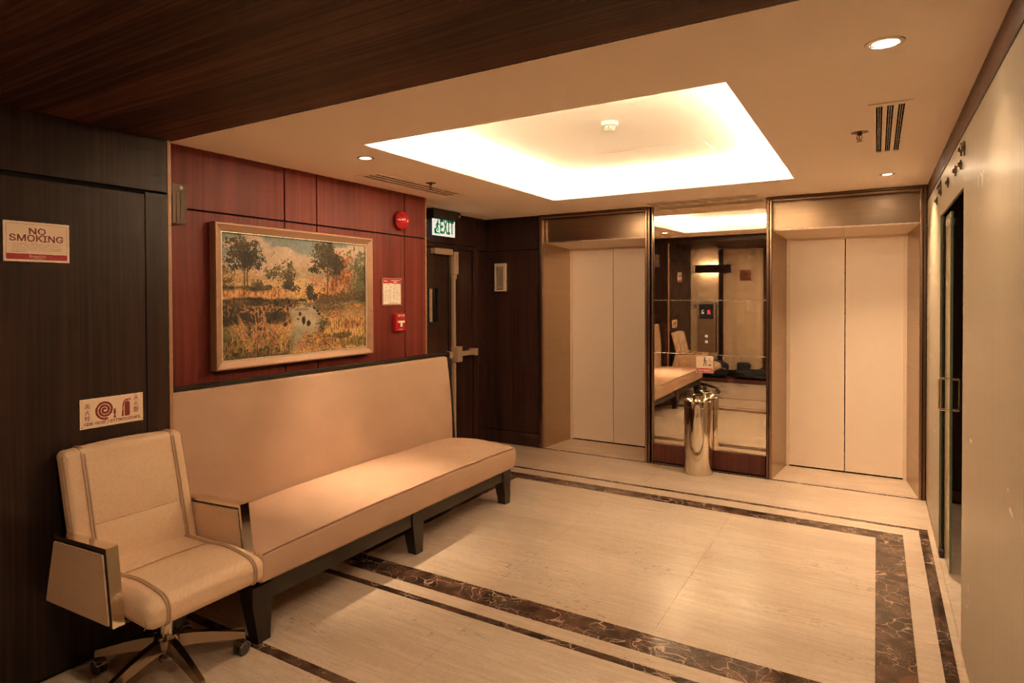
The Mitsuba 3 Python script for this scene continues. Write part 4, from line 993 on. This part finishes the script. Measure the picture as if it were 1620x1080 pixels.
def wall_grille():
    t = thing('wall_speaker_grille', 'beige slotted speaker grille on the dark panel left of the elevators', 'grille')
    x0, x1, z0, z1 = -3.565, -3.425, 1.655, 1.960
    add(t + '__body', rbox(x0, x1, YB - .032, YB - .0005, z0, z1, .004, 2), 'm_beige', 40)
    f = YB - .032
    for i in range(22):
        z = z0 + .040 + i * .0105
        add(t + '__slot', bx(x0 + .026, x0 + .050, f - .0006, f + .001, z, z + .0055), 'm_black')
    for i in range(22):
        z = z0 + .040 + i * .0105
        add(t + '__louvre', rbox(x0 + .054, x1 - .024, f - .004, f + .001, z, z + .0065, .001), 'm_satin')
    add(t + '__foot_slot', bx(x0 + .024, x1 - .03, f - .0006, f + .001, z0 + .018, z0 + .030), 'm_black')
    for dx, dz in ((.006, .045), (.006, .26), (.116, .045), (.116, .26)):
        add(t + '__screw', lathe([(0, 0), (.0045, 0), (.0035, .0015), (0, .0015)], 12, (x0 + dx, f, z0 + dz), '-y'), 'm_ink')
wall_grille()

# ---------------------------------------------------------------- elevator call panel and sign on the mirror
def call_panel():
    t = thing('elevator_call_panel', 'brushed steel elevator call panel with red digit display on the mirror', 'panel')
    x0, x1, z0, z1 = -1.402, -1.238, 1.083, 1.533
    from shapely.geometry import LineString
    w = x1 - x0
    arc = [(w * k / 20, (z1 - z0) + .014 * math.sin(math.pi * k / 20)) for k in range(21)]
    body = Polygon([(0, 0)] + arc + [(w, 0)][::-1] if False else [(w, 0), (0, 0)] + arc)
    yb, yf = YB - .004, YB - .024
    add(t + '__plate', extr(body, yb - yf, [x0, yb, z0], RX, UZ), 'm_steel')
    dp = add(t + '__display', rbox(x0 + .018, x1 - .020, yf - .002, yf + .002, z0 + .305, z0 + .440, .001), P((.006, .008, .012), .08), label='black display')
    def seven(digit, x, z, h, w, th):
        segs = {'a': [(0, h), (w, h)], 'b': [(w, h), (w, h / 2)], 'c': [(w, h / 2), (w, 0)], 'd': [(0, 0), (w, 0)], 'e': [(0, 0), (0, h / 2)], 'f': [(0, h / 2), (0, h)], 'g': [(0, h / 2), (w, h / 2)], 'h': [(w / 2, h / 2), (w, h / 2)]}
        g = unary_union([LineString(segs[s]).buffer(th / 2) for s in digit])
        return extr(g, .0006, [x, yf - .002, z], RX, UZ)
    add(dp + '__floor_letter', seven('afedch', x0 + .043, z0 + .353, .030, .015, .0042), 'm_white', emitter=glow((1, .75, .5), .10))
    add(dp + '__floor_digit', seven('afedcg', x0 + .096, z0 + .353, .030, .018, .0062), 'm_red', emitter=glow((1, .05, .05), .55), label='red digit 6')
    for k, z in enumerate((z0 + .148, z0 + .096)):
        b = add(t + '__button', lathe([(0, 0), (.013, 0), (.013, .003), (.011, .005), (0, .005)], 24, (x0 + .084, yf, z), '-y'), 'm_chrome')
        s = 1 if k == 0 else -1
        g = unary_union([Point(0, 0).buffer(.0125).difference(Point(0, 0).buffer(.0105)), Polygon([(-.006, -.003 * s), (.006, -.003 * s), (0, .006 * s)])])
        add(b + '__arrow', extr(g, .0006, [x0 + .084, yf - .005, z], RX, UZ), 'm_white', emitter=glow((1, .85, .65), .35))
call_panel()

def stairs_sign():
    t = thing('stairway_sign', 'square white and red use stairways sign below the call panel', 'sign')
    x0, x1, z0, z1 = -1.412, -1.262, .893, 1.047
    from shapely.geometry import LineString
    yf = YB - .011
    add(t + '__plate', rbox(x0, x1, yf, YB - .005, z0, z1, .001), 'm_sign')
    add(t + '__band', bx(x0 + .004, x1 - .004, yf - .0006, yf, z0 + .004, z0 + .042), 'm_signred', label='red band')
    add(t + '__band_text', words('USE STAIRWAYS', .018, .0006, [(x0 + x1) / 2, yf - .0006, z0 + .014], RX, UZ, .126, True, True), 'm_sign')
    add(t + '__small_text', cat(words('IN CASE', .0065, .0006, [x0 + .034, yf, z0 + .104], RX, UZ, .040, True), words('OF', .0065, .0006, [x0 + .034, yf, z0 + .090], RX, UZ, .012, True), words('FIRE', .0065, .0006, [x0 + .034, yf, z0 + .076], RX, UZ, .030, True), words('DO NOT USE THE ELEVATOR', .0065, .0006, [(x0 + x1) / 2, yf, z0 + .050], RX, UZ, .128, True)), 'm_textgrey')
    man = unary_union([Point(.075, .138).buffer(.0065), LineString([(.075, .126), (.077, .102)]).buffer(.0058), LineString([(.077, .102), (.070, .084), (.066, .070)]).buffer(.0036), LineString([(.078, .102), (.088, .090), (.086, .074)]).buffer(.0036), LineString([(.075, .124), (.063, .108)]).buffer(.0026), LineString([(.076, .124), (.090, .112), (.094, .104)]).buffer(.0026)])
    stairs = Polygon([(.062, .066), (.132, .066), (.132, .080), (.118, .080), (.118, .074), (.104, .074), (.104, .070), (.062, .070)])
    flame = unary_union([LineString([(.112, .098), (.110, .112), (.118, .126), (.120, .134)]).buffer(.0018), LineString([(.128, .098), (.130, .112), (.121, .124)]).buffer(.0018), LineString([(.114, .104), (.126, .104)]).buffer(.0014)])
    add(t + '__pictogram', extr(unary_union([man, stairs, flame]), .0006, [x0, yf, z0], RX, UZ), 'm_ink')
stairs_sign()

# ---------------------------------------------------------------- chrome bin
def bin_():
    t = thing('trash_bin', 'polished chrome cylindrical trash bin in front of the mirror', 'bin')
    c = (-1.366, 5.862, 0)
    add(t + '__body', lathe([(0, .002), (.119, .002), (.122, .006), (.122, .618), (.118, .620), (.118, .010), (0, .010)], 72, c), 'm_chrome', 40)
    add(t + '__rim', lathe([(.1225, .598), (.1248, .600), (.1248, .606), (.1228, .608), (.1228, .650), (.121, .656), (.116, .656), (.116, .598), (.1225, .598)], 72, c), 'm_chrome', 40, label='chrome collar')
    add(t + '__lid', lathe([(.120, .648), (.120, .656), (.112, .660), (.070, .640), (.058, .634), (.055, .637), (.055, .700), (.050, .703), (.046, .700), (.046, .630), (.062, .624), (.112, .648), (.120, .648)], 72, c), 'm_chrome', 40, label='funnel shaped chrome lid')
bin_()

# ---------------------------------------------------------------- ceiling fittings
def vent(x0, x1, y0, y1, along, n, sa, sb, label, fins=2):
    """a plate with n long slots; along: the axis of the slots"""
    t = thing('air_vent', label, 'air vent', 'ceiling air vents')
    z = ZC
    outer = sbox(x0, y0, x1, y1)
    L0, L1 = (y0, y1) if along == 'y' else (x0, x1)
    W0, W1 = (x0, x1) if along == 'y' else (y0, y1)
    pitch = (W1 - W0 - 2 * sb) / n
    holes = []
    for i in range(n):
        c = W0 + sb + pitch * (i + .5)
        a, b = c - pitch * .29, c + pitch * .29
        holes.append(sbox(a, L0 + sa, b, L1 - sa) if along == 'y' else sbox(L0 + sa, a, L1 - sa, b))
    add(t + '__plate', extr(outer.difference(unary_union(holes)), .006, [0, 0, z - .006], [1, 0, 0], [0, 1, 0]), 'm_ceiling')
    for hl in holes:
        a0, b0, a1, b1 = hl.bounds
        add(t + '__slot', bx(a0 - .001, a1 + .001, b0 - .001, b1 + .001, z - .0012, z - .0002), 'm_black_gap', label='dark slot')
        for k in range(fins):
            if along == 'y':
                xx = a0 + (a1 - a0) * (k + 1) / (fins + 1)
                add(t + '__fin', bx(xx - .001, xx + .001, b0, b1, z - .0055, z - .0012), 'm_satin')
            else:
                yy = b0 + (b1 - b0) * (k + 1) / (fins + 1)
                add(t + '__fin', bx(a0, a1, yy - .001, yy + .001, z - .0055, z - .0012), 'm_satin')
vent(-.037, .135, 3.32, 4.47, 'y', 3, .045, .022, 'ceiling air vent with three slots above the frosted glass wall')
vent(-3.10, -2.905, 3.30, 4.40, 'y', 3, .03, .012, 'long ceiling air vent with three thin slots above the sofa', 0)
vent(-1.85, -.83, 5.71, 5.955, 'x', 2, .04, .02, 'long ceiling air vent above the mirror', 3)

def downlight(x, y, r, label, power=170):
    t = thing('downlight', label, 'ceiling light', 'recessed ceiling downlights')
    add(t + '__ring', lathe([(r * .78, -.004), (r, -.003), (r + .002, 0), (r * .76, 0), (r * .78, -.004)], 40, (x, y, ZC)), 'm_satin', 40)
    add(t + '__lamp', lathe([(0, -.006), (r * .42, -.0055), (r * .56, -.003), (r * .60, -.0005), (0, -.0005)], 32, (x, y, ZC)), 'm_white', True, emitter=glow((1, .80, .56), power), label='lit lamp')
downlight(-2.66, 2.92, .052, 'recessed ceiling downlight above the sofa')
downlight(.02, 2.54, .058, 'bright recessed ceiling downlight nearest the camera', 90)
downlight(.06, 5.30, .046, 'recessed ceiling downlight in front of the right elevator')

def sprinkler(x, y, label):
    t = thing('sprinkler', label, 'sprinkler', 'ceiling sprinklers')
    add(t + '__escutcheon', lathe([(0, -.004), (.030, -.004), (.040, 0), (0, 0)], 32, (x, y, ZC)), 'm_bronze', 40)
    add(t + '__frame', cat(lathe([(0, -.016), (.010, -.016), (.012, -.004), (0, -.004)], 20, (x, y, ZC)), tube([[x - .010, y, ZC - .015], [x - .012, y, ZC - .030], [x - .004, y, ZC - .044]], .0022, 6), tube([[x + .010, y, ZC - .015], [x + .012, y, ZC - .030], [x + .004, y, ZC - .044]], .0022, 6)), 'm_bronze')
    add(t + '__bulb', tube([[x, y, ZC - .016], [x, y, ZC - .043]], .0025, 8), 'm_red')
    add(t + '__deflector', lathe([(0, -.048), (.016, -.047), (.016, -.0455), (.004, -.043), (0, -.043)], 24, (x, y, ZC)), 'm_bronze')
sprinkler(-2.842, 3.83, 'small ceiling sprinkler beside the vent above the sofa')
sprinkler(-.08, 3.865, 'small ceiling sprinkler left of the three slot vent')

def smoke():
    t = thing('smoke_detector', 'white round smoke detector in the lit ceiling tray', 'smoke detector')
    c = (-1.352, 3.60, ZT)
    add(t + '__base', lathe([(0, -.028), (.040, -.028), (.048, -.022), (.050, -.004), (.050, 0), (0, 0)], 44, c), 'm_plastic', 40)
    add(t + '__head', lathe([(0, -.052), (.022, -.051), (.027, -.045), (.034, -.040), (.036, -.028), (0, -.028)], 44, c), 'm_plastic', 40)
    for k in range(8):
        a = k * math.pi / 4 + .2
        m = rbox(-.006, .006, -.0015, .0015, -.003, .003, .0005)
        M = np.eye(4); M[:3, 0] = [-math.sin(a), math.cos(a), 0]; M[:3, 1] = [math.cos(a), math.sin(a), 0]; M[:3, 2] = [0, 0, 1]
        M[:3, 3] = [c[0] + .0352 * math.cos(a), c[1] + .0352 * math.sin(a), ZT - .035]
        m.apply_transform(M)
        add(t + '__slot', clean(m), 'm_ink')
smoke()

# ---------------------------------------------------------------- things by the front wall, seen in the mirror
def sconce():
    t = thing('wall_sconce', 'dark wood bar wall lamp glowing on the wallpaper seen in the mirror', 'wall lamp')
    x0, x1, z0, z1 = -3.16, -2.50, 1.925, 2.075
    yw = YF + .052
    add(t + '__bar', rbox(x0, x1, yw + .055, yw + .080, z0, z1, .003), 'm_wood_dark_shaded')
    for x, y in ((-2.74, YF + .05), (-3.0, YF + .010)):
        add(t + '__arm', bx(x, x + .04, y, yw + .055, 1.96, 2.04), 'm_satin')
    add(t + '__tube', rbox(x0 + .06, x1 - .20, yw + .015, yw + .040, 1.985, 2.015, .005), 'm_white', emitter=glow(WARM, 60.0), label='lit tube')
    add(t + '__end_cap', rbox(x1 - .0, x1 + .018, yw + .010, yw + .080, z0, z1, .003), 'm_satin')
sconce()

def plaque():
    t = thing('floor_number_plaque', 'copper floor number plaque with a dark 5 seen in the mirror', 'plaque')
    x0, x1, z0, z1 = -2.36, -2.16, 1.765, 1.965
    y = YF + .0105
    add(t + '__plate', rbox(x0, x1, y, y + .010, z0, z1, .002), 'm_copper')
    add(t + '__number', words('5', .105, .004, [(x0 + x1) / 2, y + .010, z0 + .055], [-1, 0, 0], UZ, None, True, True), 'm_ink', label='dark number 5')
    add(t + '__ledge', rbox(x0 + .008, x1 - .008, y + .010, y + .014, z0 + .020, z0 + .028, .001), 'm_bronze_bright')
plaque()

def rail_():
    t = thing('wall_rail', 'slim black rail across the wallpaper below the wall lamp', 'rail')
    y = YF + .065
    add(t + '__bar', rbox(-3.20, -2.62, y, y + .022, 1.325, 1.352, .005), 'm_black')
    for x, yy in ((-3.0, YF + .011), (-2.70, YF + .051)):
        add(t + '__bracket', bx(x, x + .025, yy, y, 1.33, 1.347), 'm_black')
rail_()

def blob(cx, cy, cz, rx, ry, rz, seed, amp=.12, flat=0.0, power=2.6):
    m = trimesh.creation.icosphere(subdivisions=4)
    v = m.vertices.copy()
    v = np.sign(v) * np.abs(v) ** (2 / power)
    v *= (1 + amp * (meshkit.fbm(v * 2.3 + seed, 3, seed) - .5) * 2)[:, None]
    v = v * [rx, ry, rz] + [cx, cy, cz]
    v[:, 2] = np.maximum(v[:, 2], flat)
    m.vertices = v
    return m
def backpack():
    t = thing('backpack', 'black backpack with pale piping lying on the floor by the front wall', 'backpack')
    add(t + '__body', blob(-2.74, -.46, .16, .24, .18, .165, 3, .10, .001), 'm_cloth_black', True)
    pts = [[-2.74 + .242 * math.cos(a), -.46 + .10 + .09 * math.sin(a), .20 + .05 * math.sin(a * 1.0) - .06 * math.cos(a)] for a in np.linspace(-.3, 2.6, 30)]
    add(t + '__piping', tube(pts, .004, 6), 'm_white', True)
    add(t + '__strap', tube([[-2.60, -.36, .29], [-2.53, -.33, .24], [-2.50, -.30, .14], [-2.52, -.27, .03]], .012, 8), 'm_cloth_black', True)
backpack()
def bag():
    t = thing('duffel_bag', 'long black duffel bag lying along the front wall', 'bag')
    add(t + '__body', blob(-1.99, -.50, .085, .40, .17, .088, 9, .14, .001, 3.2), 'm_cloth_black', True)
    add(t + '__flap', blob(-2.24, -.52, .215, .115, .06, .085, 5, .16, .001, 4.0), 'm_cloth_black', True)
    add(t + '__handle', tube([[-1.98, -.46, .15], [-1.93, -.44, .205], [-1.86, -.44, .215], [-1.80, -.45, .15]], .010, 8), 'm_cloth_black', True)
bag()
